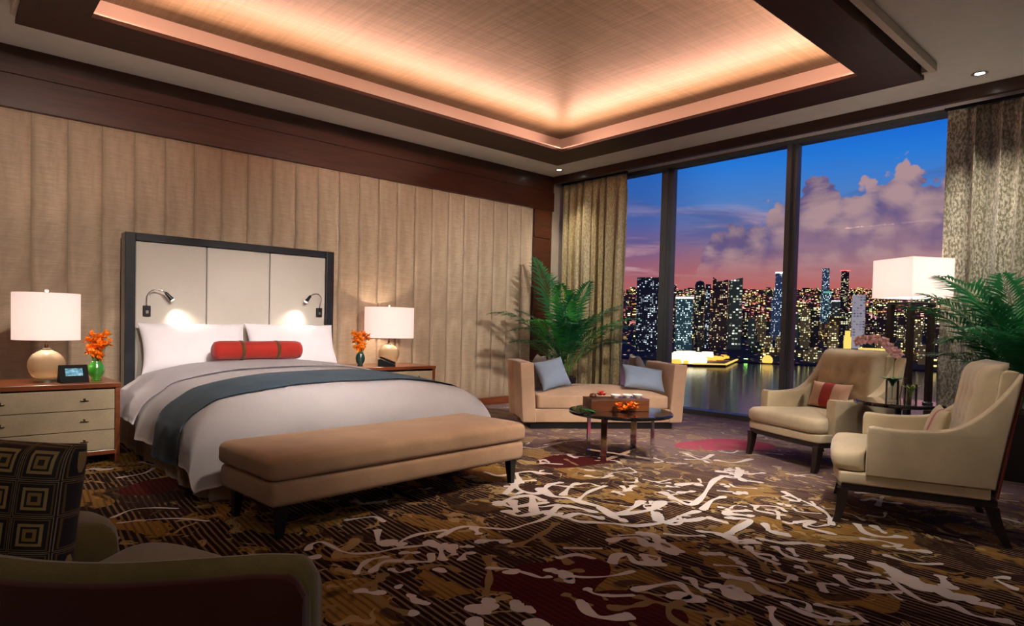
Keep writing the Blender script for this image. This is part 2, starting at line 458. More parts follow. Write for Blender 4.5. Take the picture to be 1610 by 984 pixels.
def panelmat():
    m, t, b, o = mat('velvet_panel')
    tc = t.new('ShaderNodeTexCoord').outputs['Object']
    streak = t.noise(t.mapping(tc, scale=(5, 1, 90)), 1.0, 3, .7)
    cloud = t.noise(t.mapping(tc, scale=(4, 1, 1.2)), 1.0, 4, .6, .5)
    oi = t.new('ShaderNodeObjectInfo').outputs['Random']
    c = t.mix(t.step(cloud, .3, .7), srgb(158, 136, 112), srgb(200, 178, 152))
    c = t.mix(t.math('MULTIPLY', t.step(streak, .35, .65), .35), c, srgb(128, 108, 82))
    c = t.mix(t.math('MULTIPLY', oi, .25), c, srgb(158, 132, 104))
    t.put(b.inputs['Base Color'], c); b.inputs['Roughness'].default_value = .6
    b.inputs['Sheen Weight'].default_value = .4; b.inputs['Sheen Roughness'].default_value = .35
    bp = t.new('ShaderNodeBump'); bp.inputs['Strength'].default_value = .3; bp.inputs['Distance'].default_value = .003
    t.l.new(streak, bp.inputs['Height']); t.l.new(bp.outputs[0], b.inputs['Normal'])
    return m
M['panel'] = panelmat()

def covemat():
    m, t, b, o = mat('woven_leaf_ceiling')
    tc = t.new('ShaderNodeTexCoord').outputs['Object']
    a = t.noise(t.mapping(tc, scale=(1.5, 45, 1)), 1.0, 3, .65)
    c = t.noise(t.mapping(tc, scale=(45, 1.5, 1)), 1.0, 3, .65)
    mx = t.math('ADD', t.math('MULTIPLY', a, .5), t.math('MULTIPLY', c, .5))
    t.put(b.inputs['Base Color'], t.ramp(mx, [(.34, srgb(104, 98, 72)), (.5, srgb(124, 114, 88)), (.68, srgb(144, 134, 108))]))
    b.inputs['Metallic'].default_value = .2; b.inputs['Roughness'].default_value = .45
    return m
M['cove'] = covemat()
M['cove_wall'] = plain('cove_lining', (.66, .58, .50), .6, var=.01)

def curtainmat(name, a, b2, sheen=.6):
    m, t, b, o = mat(name)
    tc = t.new('ShaderNodeTexCoord').outputs['Object']
    n = t.noise(t.mapping(tc, scale=(60, 60, 30)), 1.0, 3, .6)
    n2 = t.noise(t.mapping(tc, scale=(2, 9, .4)), 1.0, 3, .6)
    c = t.mix(t.step(n, .4, .62), a, b2)
    c = t.mix(t.math('MULTIPLY', t.step(n2, .4, .6), .3), c, a)
    t.put(b.inputs['Base Color'], c); b.inputs['Roughness'].default_value = .42
    b.inputs['Sheen Weight'].default_value = sheen
    return m
M['curtain_gold'] = curtainmat('gold_silk_curtain', srgb(176, 156, 102), srgb(220, 202, 152))
M['curtain_silver'] = curtainmat('silver_damask_curtain', srgb(128, 120, 92), srgb(222, 216, 194))

# carpet ground
def carpet():
    m, t, b, o = mat('carpet_ground')
    tc = t.new('ShaderNodeTexCoord').outputs['Object']
    x, y, z = t.sep(tc)
    wob = t.noise(tc, .8, 3, .5)
    xs = t.math('ADD', t.math('SUBTRACT', x, t.math('MULTIPLY', y, .07)), t.math('MULTIPLY', wob, .10))
    fr = t.math('FRACT', t.math('MULTIPLY', xs, 1/.034))
    line = t.math('MULTIPLY', t.step(fr, .50, .62), t.step(fr, .98, .88))
    brk = t.noise(t.mapping(tc, scale=(20, 1.6, 1)), 1.0, 3, .6)
    line = t.math('MULTIPLY', line, t.step(brk, .36, .5))
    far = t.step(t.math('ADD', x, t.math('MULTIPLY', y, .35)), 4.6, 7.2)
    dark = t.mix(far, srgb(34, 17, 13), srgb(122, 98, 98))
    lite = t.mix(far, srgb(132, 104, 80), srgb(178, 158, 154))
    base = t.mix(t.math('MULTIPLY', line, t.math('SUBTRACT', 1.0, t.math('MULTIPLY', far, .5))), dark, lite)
    # ochre camouflage patches following the stripes
    wv = t.new('ShaderNodeVectorMath', operation='ADD'); t.l.new(tc, wv.inputs[0])
    nn = t.new('ShaderNodeTexNoise'); t.l.new(tc, nn.inputs['Vector']); nn.inputs['Scale'].default_value = 2.2
    sc = t.new('ShaderNodeVectorMath', operation='SCALE'); t.l.new(nn.outputs['Color'], sc.inputs[0]); sc.inputs['Scale'].default_value = .55
    t.l.new(sc.outputs[0], wv.inputs[1])
    o1 = t.noise(t.mapping(wv.outputs[0], scale=(3.6, 2.6, 1)), 1.0, 3, .55, .8)
    om = t.step(o1, .545, .56)
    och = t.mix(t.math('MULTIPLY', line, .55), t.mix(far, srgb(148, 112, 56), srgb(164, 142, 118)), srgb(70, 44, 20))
    base = t.mix(om, base, och)
    o3 = t.noise(t.mapping(wv.outputs[0], scale=(6, 4.4, 1), loc=(5, 3, 0)), 1.0, 3, .6, 1.2)
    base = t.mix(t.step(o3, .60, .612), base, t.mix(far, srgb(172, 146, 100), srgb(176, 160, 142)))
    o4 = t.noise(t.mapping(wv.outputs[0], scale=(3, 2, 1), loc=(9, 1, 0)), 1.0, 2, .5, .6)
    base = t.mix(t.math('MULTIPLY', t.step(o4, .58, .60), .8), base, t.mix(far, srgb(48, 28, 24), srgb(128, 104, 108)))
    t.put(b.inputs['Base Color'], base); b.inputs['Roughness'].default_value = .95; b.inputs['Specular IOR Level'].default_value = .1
    bp = t.new('ShaderNodeBump'); bp.inputs['Strength'].default_value = .5; bp.inputs['Distance'].default_value = .004
    t.l.new(t.noise(tc, 220, 2, .6), bp.inputs['Height']); t.l.new(bp.outputs[0], b.inputs['Normal'])
    return m
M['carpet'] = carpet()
def pile(name, c, stripes=0.0, dk=(0, 0, 0)):
    m, t, b, o = mat(name)
    tc = t.new('ShaderNodeTexCoord').outputs['Object']
    x, y, z = t.sep(tc)
    fr = t.math('FRACT', t.math('MULTIPLY', t.math('SUBTRACT', x, t.math('MULTIPLY', y, .07)), 1/.034))
    ln = t.math('MULTIPLY', t.step(fr, .45, .6), stripes)
    cc = t.mix(t.step(t.noise(tc, 2.5, 3, .6), .3, .7), tuple(v*.85 for v in c), c)
    t.put(b.inputs['Base Color'], t.mix(ln, cc, dk)); b.inputs['Roughness'].default_value = .95; b.inputs['Specular IOR Level'].default_value = .1
    return m
M['c_white'] = pile('carpet_white', srgb(224, 216, 212))
M['c_tan'] = pile('carpet_tan', srgb(150, 124, 84))
M['c_maroon'] = pile('carpet_maroon', srgb(84, 22, 22), .6, srgb(40, 10, 10))
M['c_pink'] = pile('carpet_pink', srgb(176, 84, 104))

# ------------------------------------------------------------------ lights
def spot(name, loc, target, power, size=60, blend=.8, col=(1, .86, .70), rad=.05):
    d = bpy.data.lights.new(name, 'SPOT'); d.energy = power; d.spot_size = math.radians(size); d.spot_blend = blend
    d.color = col; d.shadow_soft_size = rad
    o = bpy.data.objects.new(name, d); COL.objects.link(o); o.location = loc
    o.rotation_euler = (Vector(target)-Vector(loc)).to_track_quat('-Z', 'Y').to_euler()
    return o
def point(name, loc, power, col=(1, .74, .5), rad=.04, parent=None):
    d = bpy.data.lights.new(name, 'POINT'); d.energy = power; d.color = col; d.shadow_soft_size = rad
    o = bpy.data.objects.new(name, d); COL.objects.link(o); o.location = loc
    if parent: o.parent = parent
    return o
def area(name, loc, target, sx, sy, power, col, roll=0):
    d = bpy.data.lights.new(name, 'AREA'); d.shape = 'RECTANGLE'; d.size = sx; d.size_y = sy; d.energy = power; d.color = col
    o = bpy.data.objects.new(name, d); COL.objects.link(o); o.location = loc
    o.rotation_euler = (Vector(target)-Vector(loc)).to_track_quat('-Z', 'X').to_euler()
    return o

# ================================================================== ROOM SHELL
XW, YW, CH = 7.28, 6.85, 3.445       # band plane, headboard wall, ceiling height
XG = 7.90                             # glass plane
X0, Y0 = -1.6, -2.6
# carpet floor with woven splashes
def blob(bm, cx, cy, rx, ry, rot, z, mi, n=20, seed=0):
    vs = []
    for i in range(n):
        t = 2*PI*i/n
        k = 1+.18*math.sin(2*t+seed)+.10*math.sin(3*t+seed*2.3)
        x, y = rx*k*math.cos(t), ry*k*math.sin(t)
        vs.append(bm.verts.new((cx+x*math.cos(rot)-y*math.sin(rot), cy+x*math.sin(rot)+y*math.cos(rot), z)))
    f = bm.faces.new(vs); f.material_index = mi
    if f.normal.z < 0: f.normal_flip()
def stroke(bm, pts, w, z, mi, bulb=1.0):
    """rounded brush stroke through world points pts with half width varying"""
    P = [Vector((p[0], p[1])) for p in pts]
    if len(P) == 1: blob(bm, P[0].x, P[0].y, w*.9, w*.75, random.random()*3, z, mi, seed=random.random()*6); return
    Q = []
    ext = [P[0]*2-P[1]] + P + [P[-1]*2-P[-2]]
    for i in range(1, len(ext)-2):
        for k in range(6):
            s = k/6; a, b, c, d = ext[i-1], ext[i], ext[i+1], ext[i+2]
            Q.append(.5*((2*b)+(c-a)*s+(2*a-5*b+4*c-d)*s*s+(3*b-a-3*c+d)*s**3))
    Q.append(P[-1])
    n = len(Q); L = []; R = []
    ph = random.random()*6
    for i, q in enumerate(Q):
        d = (Q[min(i+1, n-1)]-Q[max(i-1, 0)])
        if d.length < 1e-6: d = Vector((1, 0))
        d.normalize(); nn = Vector((-d.y, d.x))
        s = i/(n-1)
        hw = w/2*(1+.35*math.sin(ph+s*len(P)*2.1)+bulb*.5*(max(0, 1-s*5)+max(0, 1-(1-s)*5)))
        L.append(q+nn*hw); R.append(q-nn*hw)
        if i in (0, n-1):
            blob(bm, q.x, q.y, hw*1.02, hw*1.02, 0, z+.0002, mi, 12, ph)
    lv = [bm.verts.new((p.x, p.y, z)) for p in L]; rv = [bm.verts.new((p.x, p.y, z)) for p in R]
    for i in range(n-1):
        f = bm.faces.new((rv[i], rv[i+1], lv[i+1], lv[i])); f.material_index = mi
ZR = [  # (x offset, y offset, zoom) of three tracing windows, strokes as (width cm, points)
 ((700, 640, 2.86), [
  (3.5, (0,575, 40,550, 100,540, 200,545, 290,550, 360,530, 430,510, 470,490)),
  (6, (470,480, 540,495, 600,515, 680,520, 760,525, 850,535, 950,525, 1010,515, 1110,510, 1160,500)),
  (8, (430,370, 480,400, 560,410, 620,430, 700,450, 760,480, 850,475, 930,460, 970,430)),
  (8, (700,455, 760,495, 800,510)), (7, (480,470, 520,445, 600,455, 660,470)), (6, (540,495, 600,480, 700,500)),
  (4.5, (600,415, 650,380, 720,355)), (6, (820,375, 845,355)), (6, (790,480, 850,450, 880,425)),
  (6, (980,385, 1030,410, 1100,440, 1150,410, 1180,370, 1210,330, 1260,310, 1310,315, 1325,285)),
  (5, (1160,460, 1200,420, 1250,405)), (8, (1050,350, 1100,345, 1140,350)), (6, (1060,385, 1110,380)),
  (5, (1000,520, 1060,490, 1130,470)), (9, (950,480, 960,510)),
  (6, (745,600, 800,590, 870,590, 900,620)), (8, (880,570, 940,580, 960,620, 1010,650)), (5, (930,620, 960,640)), (6, (960,600, 1020,625, 1045,650)),
  (7, (750,700, 770,670, 820,665, 860,700, 960,705)), (6, (890,670, 920,695)),
  (3, (480,730, 530,745, 600,765, 700,765, 780,755, 840,740)), (8, (545,760, 560,782)), (6, (475,735, 520,745)),
  (3.5, (200,725, 290,730, 370,750, 430,768, 465,765)), (7, (300,742,)),
  (3.5, (640,820, 670,840, 740,850, 840,848)), (6.5, (612,880, 640,920, 690,945, 760,950, 822,942)),
  (5, (855,822, 920,810, 1000,795, 1050,795, 1090,830, 1130,865)), (9, (1050,850, 1120,865)),
  (4.5, (1080,770, 1110,775, 1130,810, 1170,830)), (7, (1210,805,)), (12, (1300,840,)), (11, (165,905,)), (5, (180,880, 195,872)),
  (8, (320,885, 335,910, 375,912)), (9, (135,975,)), (9, (410,975,)),
  (6, (160,605, 220,600, 270,605)), (4, (75,630, 110,628)), (4, (75,685, 90,660, 115,658)), (5, (130,545, 150,570)),
  (3, (540,635, 700,637)), (5, (510,680, 590,665, 660,680)), (6, (0,620, 30,650)),
  (6, (1150,560, 1230,570, 1300,600, 1372,600)), (4, (990,572, 1080,580, 1160,580)), (6, (1190,500, 1260,520)), (7, (1270,480, 1372,490)),
  (4, (1300,680, 1330,705)), (6, (1160,660, 1240,662)), (5, (1260,765, 1372,775)),
  (7, (240,430, 300,450, 380,440, 450,430)), (7, (300,330, 330,370, 400,390, 450,380)), (7, (280,470, 330,490, 400,480, 460,470)),
  (7, (240,440, 300,410, 380,400, 440,420)), (6, (270,390, 330,340, 400,330)), (7, (300,425, 320,470)), (7, (390,400, 400,470)), (6, (440,375, 470,350, 520,340)),
  (6, (180,295, 240,310, 300,300, 380,290, 430,300)), (5, (320,300, 340,340)), (5, (480,350, 560,360)), (5, (530,395, 560,360, 590,345)), (5, (640,310, 700,320, 740,310)),
  (3, (450,170, 540,155, 620,150)), (4, (690,165, 800,165)), (3, (340,180, 420,185, 520,160)), (4, (720,125, 765,128)), (7, (650,285,)),
  (7, (1230,290, 1290,300, 1340,330)), (6, (1310,390, 1350,385)), (5, (1080,210, 1150,235, 1200,215)), (5, (1220,240, 1300,250, 1372,235)),
  (4, (760,380, 800,395)), (4, (1000,250, 1080,255)),
 ]),
 ((1130, 660, 3.0375), [
  (4.5, (20,740, 90,760, 160,780, 210,820, 260,835)), (13, (80,832,)), (6, (40,815, 60,800)),
  (4, (250,900, 255,950, 285,984)), (5, (320,880, 400,920, 480,945, 590,958)), (3.5, (475,885, 560,905, 640,925, 700,965)),
  (4.5, (570,750, 620,790, 700,815, 780,825, 860,825)), (4, (590,690, 650,720, 750,740)), (6, (690,770, 780,775)),
  (10, (760,690, 830,720, 900,780, 980,790, 1050,810, 1110,850, 1180,850)), (4, (820,760, 880,810, 960,860, 1040,885, 1100,880)),
  (11, (900,750, 960,800)), (6, (1060,750, 1100,800)), (5, (1120,890, 1200,930, 1300,955, 1380,965)), (6, (1210,875, 1300,890)),
  (3.5, (800,650, 900,680, 980,690, 1060,690)), (6, (880,620, 980,630)), (4, (800,605, 850,607)),
  (6, (660,500, 700,540, 780,560, 870,560)), (5, (740,510, 790,540)), (4, (690,570, 780,580, 860,600)),
  (3, (580,440, 640,455, 690,480)), (4, (310,345, 370,375, 430,400, 490,430, 525,460, 540,500)),
  (5, (370,490, 450,485, 410,510, 480,530, 540,545)), (7, (540,655, 600,655)), (4, (380,705, 430,730)),
  (4.5, (140,610, 180,650, 230,670, 280,690)), (4, (180,640, 250,650, 270,670)), (4.5, (270,610, 320,650, 400,675)), (4, (340,620, 370,650)),
  (6, (0,550, 60,560, 90,590, 170,585)), (6, (200,570, 300,590, 400,590, 480,600)), (8, (270,540, 320,550)), (5, (220,500, 240,530)),
  (7, (60,470, 150,480, 90,520, 50,545)), (3.5, (230,430, 280,440, 285,475)), (5, (30,440, 140,435)), (4, (60,660, 120,695)),
  (4, (660,350, 760,350)), (4.5, (740,380, 800,395, 860,400)), (4, (760,410, 780,370)), (4, (690,385, 740,375)),
  (4.5, (90,230, 105,260, 80,280, 20,270)), (5, (0,250, 60,240)), (5, (120,290, 200,300)), (5, (150,260, 210,255)), (4, (0,340, 60,345)), (7, (110,350,)),
  (3, (1310,380, 1420,390)), (4, (1310,460, 1430,490)), (3, (1310,350, 1400,355)), (6, (230,160, 290,165)), (4, (330,260, 400,270)),
 ]),
 ((380, 760, 3.833), [
  (3.5, (400,400, 420,370, 480,355, 540,380, 600,410, 680,425, 800,420, 880,405, 960,390, 1060,380, 1110,375)),
  (4, (820,285, 820,340, 840,370, 930,370, 980,340, 1060,310, 1150,295, 1220,285)), (9, (880,360, 960,370)),
  (3, (1190,325, 1250,285, 1330,262, 1420,266)), (6.5, (440,447,)),
  (4, (690,545, 730,490, 780,460, 870,445)), (4, (790,530, 830,490, 880,470, 960,470)), (8, (1130,360, 1200,385, 1270,385)), (4, (1270,390, 1280,430)), (4.5, (1200,400, 1210,460)),
  (4.5, (1010,475, 1080,475, 1140,470, 1140,430)), (4.5, (980,420, 1050,420)), (3, (900,520, 950,540, 1010,520)),
  (6, (1195,525,)), (4, (945,625,)), (5, (720,650, 780,662, 830,662)), (5, (1035,785,)), (5, (1400,850,)),
  (5.5, (1020,680, 1050,710, 1105,725)), (5, (1490,710, 1450,745, 1460,780)),
 ]),
 ((0, 680, 2.875), [
  (2.5, (510,385, 600,350, 700,342, 800,345)), (2.5, (540,410, 650,398, 800,390, 940,402)), (9, (470,168,)), (6, (370,172, 430,165)), (3.5, (540,205, 650,185, 700,160)), (4, (640,135, 700,150)),
 ]),
]
bm = new_bm()
vs = [bm.verts.new(p) for p in ((X0, Y0, 0), (XG-.06, Y0, 0), (XG-.06, YW, 0), (X0, YW, 0))]
bm.faces.new(vs).material_index = 0
def P2(x, y):
    p = onz(x, y); return (p.x, p.y)
blob(bm, *P2(880, 915), .30, .22, .2, .0006, 3, 40, 1.0)
blob(bm, *P2(830, 908), .20, .16, .3, .0007, 3, 40, 3.0)
blob(bm, *P2(965, 960), .26, .22, -.5, .0008, 3, 40, 2.0)
blob(bm, *P2(238, 765), .22, .18, .4, .0006, 3, 30, 0)
blob(bm, *P2(905, 724), .34, .26, -.4, .0006, 3, 30, 1)
blob(bm, *P2(1140, 699), .46, .34, -.3, .0006, 4, 30, 2)
for ti, (z0s, z1s, mi, cnt) in enumerate(((.0010, .0016, 2, 100),)):
    for k in range(cnt):
        x = random.uniform(1.2, 5.6); y = random.uniform(.2, 5.2)
        if 1.2 < x < 3.5 and y > 3.9: continue
        a = random.uniform(0, 2*PI); L = random.uniform(.12, .5); cur = random.uniform(-1.2, 1.2)
        pts = [(x, y)]
        for j in range(4):
            a += cur*.5; pts.append((pts[-1][0]+math.cos(a)*L/4, pts[-1][1]+math.sin(a)*L/4))
        stroke(bm, pts, random.uniform(.014, .036), random.uniform(z0s, z1s), mi)
zc = .0022
for (ox, oy, s), L in ZR:
    for wcm, pp in L:
        pts = [P2(ox+pp[i]/s, oy+pp[i+1]/s) for i in range(0, len(pp), 2)]
        zc += .000006
        stroke(bm, pts, wcm*.0064, zc, 1)
# loose small flecks in the bright middle of the pattern
for k in range(150):
    x = random.gauss(4.0, .9); y = random.gauss(2.6, .9)
    if not (1.4 < x < 7 and .6 < y < 5.4): continue
    a = random.uniform(0, 2*PI); L = random.uniform(.05, .22)
    stroke(bm, [(x, y), (x+math.cos(a)*L*.5, y+math.sin(a)*L*.5), (x+math.cos(a+.8)*L, y+math.sin(a+.8)*L)], random.uniform(.012, .028), .0019, 1 if random.random() < .55 else 2)
KEEP.add(id(bm))
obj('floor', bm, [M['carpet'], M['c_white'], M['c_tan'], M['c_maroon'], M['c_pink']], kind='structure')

# headboard wall (behind the padded panelling), other walls
bm = new_bm(); box(bm, X0, XG+.1, YW, YW+.15, 0, CH+.1)
obj('wall_left', bm, M['wall_paint'], kind='structure')
bm = new_bm(); box(bm, X0-.15, X0, Y0, YW+.15, 0, CH+.1)
obj('wall_back', bm, M['wall_paint'], kind='structure')
bm = new_bm(); box(bm, X0-.15, XG+.1, Y0-.15, Y0, 0, CH+.1)
obj('wall_right', bm, M['wall_paint'], kind='structure')
# padded panelling: vertical channels
PZ0, PZ1 = .105, 2.915
pan = thing('wall_panelling', 'wall of tall tan padded fabric channels behind the bed', 'wall panelling', (0, YW, 0)); pan['kind'] = 'structure'
xs0 = .651 - .2725*9
first = None
npan = 0
while True:
    xa = xs0 + .2725*npan
    if xa > 6.885: break
    xb = min(xa+.2725, 6.887)
    if xb - xa < .05: break
    bm = new_bm(); wd = xb-xa
    def fn(u, v, wd=wd, s=npan):
        e = abs(2*u-1)
        bul = (1-e**16)
        ev = min(1, min(v, 1-v)*60)
        wr = .004*noise.noise(Vector((s*3.1, v*9, u*2)))
        return Vector((u*(wd-.008)+.004, -.004-(.017*bul**.5+wr*bul)*ev**.5, PZ0+v*(PZ1-PZ0)))
    grid(bm, 15, 40, fn)
    bmesh.ops.reverse_faces(bm, faces=bm.faces[:]); KEEP.add(id(bm))
    o = obj('panel', bm, M['panel'], pan, smooth='all'); o.location = (xa, 0, 0)
    npan += 1
# wood surround on the headboard wall: band above, post at the corner, skirting
bm = new_bm()
box(bm, X0, XW+.02, YW-.05, YW, 2.915, 3.20, bev=.003); box(bm, X0, XW+.02, YW-.035, YW, 3.208, CH, bev=.003)
obj('trim_1', bm, M['wood_band'], kind='structure')
bm = new_bm()
for z0 in (.0, .62, 1.24, 1.86, 2.48):
    box(bm, 6.890, 7.26, YW-.05, YW, z0+.003, min(z0+.617, 2.912), bev=.003)
obj('trim_2', bm, M['wood_band'], kind='structure')
bm = new_bm(); box(bm, X0, 6.888, YW-.05, YW, 0, .102, bev=.003)
obj('baseboard_left', bm, M['stand_wood'], kind='structure')
# window wall: wood band hanging from the ceiling
bm = new_bm(); box(bm, XW, XW+.06, Y0, YW-.05, 3.335, CH+.002, bev=.002)
obj('trim_3', bm, M['wood_band_y'], kind='structure')
# ceiling plane round the tray opening, and pocket above curtains
TX0, TX1, TY0, TY1 = .47, 6.51, 1.77, 6.025       # wood tray outer edge
OX0, OX1, OY0, OY1 = .885, 6.02, 2.12, 5.50       # opening in the tray
TZ = 3.345
bm = new_bm()
box(bm, X0, TX0+.02, Y0, YW, CH, CH+.1); box(bm, TX1-.02, XG+.1, Y0, YW, CH, CH+.1)
box(bm, TX0+.02, TX1-.02, Y0, TY0+.02, CH, CH+.1); box(bm, TX0+.02, TX1-.02, TY1-.02, YW, CH, CH+.1)
obj('ceiling', bm, M['ceil_paint'], kind='structure')
# tray: mitred wooden soffit frame
def frame_piece(bm, a, b, c, d, z0, z1):
    A = [bm.verts.new((*p, z0)) for p in (a, b, c, d)]; B = [bm.verts.new((*p, z1)) for p in (a, b, c, d)]
    bm.faces.new(A); bm.faces.new(B)
    for i in range(4): bm.faces.new((A[i], A[(i+1) % 4], B[(i+1) % 4], B[i]))
g = .0015
BT = TZ+.03
bm = new_bm()
frame_piece(bm, (TX0, TY1), (TX1, TY1), (OX1, OY1), (OX0, OY1), TZ, BT)
frame_piece(bm, (TX0, TY0), (TX1, TY0), (OX1, OY0), (OX0, OY0), TZ, BT)
box(bm, TX0+.002, TX1-.002, TY1-.02, TY1-.001, BT, CH); box(bm, TX0+.002, TX1-.002, TY0+.001, TY0+.02, BT, CH)
obj('trim_4', bm, M['wood_tray_x'], kind='structure')
bm = new_bm()
frame_piece(bm, (TX1, TY0+g), (TX1, TY1-g), (OX1, OY1-g), (OX1, OY0+g), TZ, BT)
frame_piece(bm, (TX0, TY0+g), (TX0, TY1-g), (OX0, OY1-g), (OX0, OY0+g), TZ, BT)
box(bm, TX0+.001, TX0+.02, TY0+.02, TY1-.02, BT, CH); box(bm, TX1-.02, TX1-.001, TY0+.02, TY1-.02, BT, CH)
obj('trim_5', bm, M['wood_tray'], kind='structure')
# upper recess: lining walls and leaf ceiling
RB = .40; UZ = 3.66
bm = new_bm()
rx0, rx1, ry0, ry1 = OX0-RB, OX1+RB, OY0-RB, OY1+RB
z0 = BT+.001
box(bm, rx0-.05, rx0, ry0-.05, ry1+.05, z0, UZ+.05); box(bm, rx1, rx1+.05, ry0-.05, ry1+.05, z0, UZ+.05)
box(bm, rx0, rx1, ry0-.05, ry0, z0, UZ+.05); box(bm, rx0, rx1, ry1, ry1+.05, z0, UZ+.05)
obj('trim_6', bm, M['cove_wall'], kind='structure')
bm = new_bm(); box(bm, rx0, rx1, ry0, ry1, UZ, UZ+.05)
obj('ceiling_recess', bm, M['cove'], kind='structure')
# slim lip strip around the opening
bm = new_bm(); lp = .010; z1 = BT+.012
box(bm, OX0-lp, OX1+lp, OY1, OY1+lp, z0, z1); box(bm, OX0-lp, OX1+lp, OY0-lp, OY0, z0, z1)
box(bm, OX1, OX1+lp, OY0, OY1, z0, z1); box(bm, OX0-lp, OX0, OY0, OY1, z0, z1)
obj('trim_7', bm, M['cove_wall'], kind='structure')
COVE = (1.0, .49, .355)
zl = BT+.03
for nm, loc, tg, lx in (('cove_light', ((OX0+OX1)/2, OY1+.10, zl), ((OX0+OX1)/2, OY1-.35, zl+.24), OX1-OX0), ('cove_light', ((OX0+OX1)/2, OY0-.10, zl), ((OX0+OX1)/2, OY0+.35, zl+.24), OX1-OX0)):
    o = area(nm, loc, tg, .04, lx, 50, COVE)
    zax = (Vector(tg)-Vector(loc)).normalized()*-1; yax = Vector((1, 0, 0)); xax = yax.cross(zax)
    o.rotation_euler = Matrix((xax, yax, zax)).transposed().to_euler()
for nm, loc, tg, lx in (('cove_light', (OX1+.10, (OY0+OY1)/2, zl), (OX1-.35, (OY0+OY1)/2, zl+.24), OY1-OY0), ('cove_light', (OX0-.10, (OY0+OY1)/2, zl), (OX0+.35, (OY0+OY1)/2, zl+.24), OY1-OY0)):
    o = area(nm, loc, tg, .04, lx, 36, COVE)
    zax = (Vector(tg)-Vector(loc)).normalized()*-1; yax = Vector((0, 1, 0)); xax = yax.cross(zax)
    o.rotation_euler = Matrix((xax, yax, zax)).transposed().to_euler()

# window: frame, mullions, panes (each pane a structure of its own)
WY0, WY1 = .35, YW
MUL = [(5.07, 5.225), (3.385, 3.497)]
bm = new_bm()
box(bm, XG-.08, XG+.1, Y0, WY1, 0, .065, bev=.004)                       # sill rail
box(bm, XG-.06, XG+.1, Y0, WY1, 3.39, CH, bev=.003)                       # head rail
obj('trim_8', bm, M['glass_mul'], kind='structure')
mi = 9
for a, b in MUL:
    bm = new_bm(); box(bm, XG-.10, XG+.06, a+.05, b+.0, .065, 3.39, bev=.003, mi=1); box(bm, XG-.05, XG+.05, a, a+.05, .065, 3.39, bev=.003, mi=0)
    obj('trim_%d' % mi, bm, [M['glass_mul'], M['mull_dark']], kind='structure'); mi += 1
for k, (a, b) in enumerate(((Y0, 1.3), (1.3, 3.38), (3.50, 5.065), (5.23, YW))):
    bm = new_bm(); box(bm, XG+.015, XG+.027, a, b, .065, 3.39)
    obj('window_%d' % (k+1), bm, M['window_glass'], kind='structure')

# ------------------------------------------------------------------ curtains
def curtain(name, label, y0, y1, xm, amp, waves, z1, m, seed):
    t_ = thing(name, label, 'curtain', (xm, (y0+y1)/2, 0))
    bm = new_bm(); rnd = random.Random(seed)
    ph = [rnd.uniform(0, 6) for _ in range(6)]; L = y1-y0; nu = int(waves*14)
    def fn(u, v):
        w = waves*2*PI*(u+.015*math.sin(2*PI*u*2+ph[0])+.01*math.sin(2*PI*u*5+ph[1]))
        a = amp*(.65+.35*math.sin(2*PI*u*3+ph[2]))*(.8+.25*v if v < .93 else 1.0*(1.03-.5*(v-.93)/.07))
        x = a*math.sin(w)+.25*a*math.sin(2*w+ph[3]+v*1.2)+.012*math.sin(v*3+ph[4]+u*9)
        y = (u-.5)*L + .25*a*math.sin(2*w+ph[5])
        return Vector((x, y, .012+v*(z1-.012)))
    grid(bm, nu, 26, fn)
    sol = bmesh.ops.solidify(bm, geom=bm.faces[:], thickness=.004)
    obj('drape', bm, m, t_, smooth='all')
    bm = new_bm(); box(bm, -.02, .02, -L/2-.03, L/2+.03, z1+.003, z1+.035, bev=.004)
    obj('curtain_track', bm, M['black_metal'], t_)
    return t_
curtain('curtain', 'gold silk curtain hanging in the room corner behind the palm', 5.60, 6.77, 7.47, .085, 8, 3.33, M['curtain_gold'], 3)
curtain('curtain', 'silvery patterned curtain hanging behind the floor lamp and right palm', .35, 1.84, 7.56, .085, 8, 3.33, M['curtain_silver'], 5)

# ------------------------------------------------------------------ ceiling downlights
def downlight(x, y, label, power, target=None, size=70):
    t_ = thing('downlight', label, 'downlight', (x, y, CH), group='recessed ceiling downlights')
    bm = new_bm(); lathe(bm, [(.052, -.001), (.062, -.006), (.050, -.010), (.040, -.008), (.038, -.001)], 28)
    obj('trim_ring', bm, M['steel'], t_, smooth=True)
    bm = new_bm(); lathe(bm, [(0, -.004), (.030, -.005), (.034, -.002)], 20)
    obj('lens', bm, M['led'], t_, smooth=True)
    s = spot('downlight_beam', (x, y, CH-.03), target or (x, y, 0), power, size, .9, (1, .87, .72), .035)
downlight(7.00, 6.44, 'small round downlight in ceiling corner above gold curtain', 90, (7.35, 6.3, 0.6), 80)
downlight(6.97, 1.48, 'small round downlight in ceiling above the silvery curtain', 150, (7.3, 1.3, 0.4), 85)

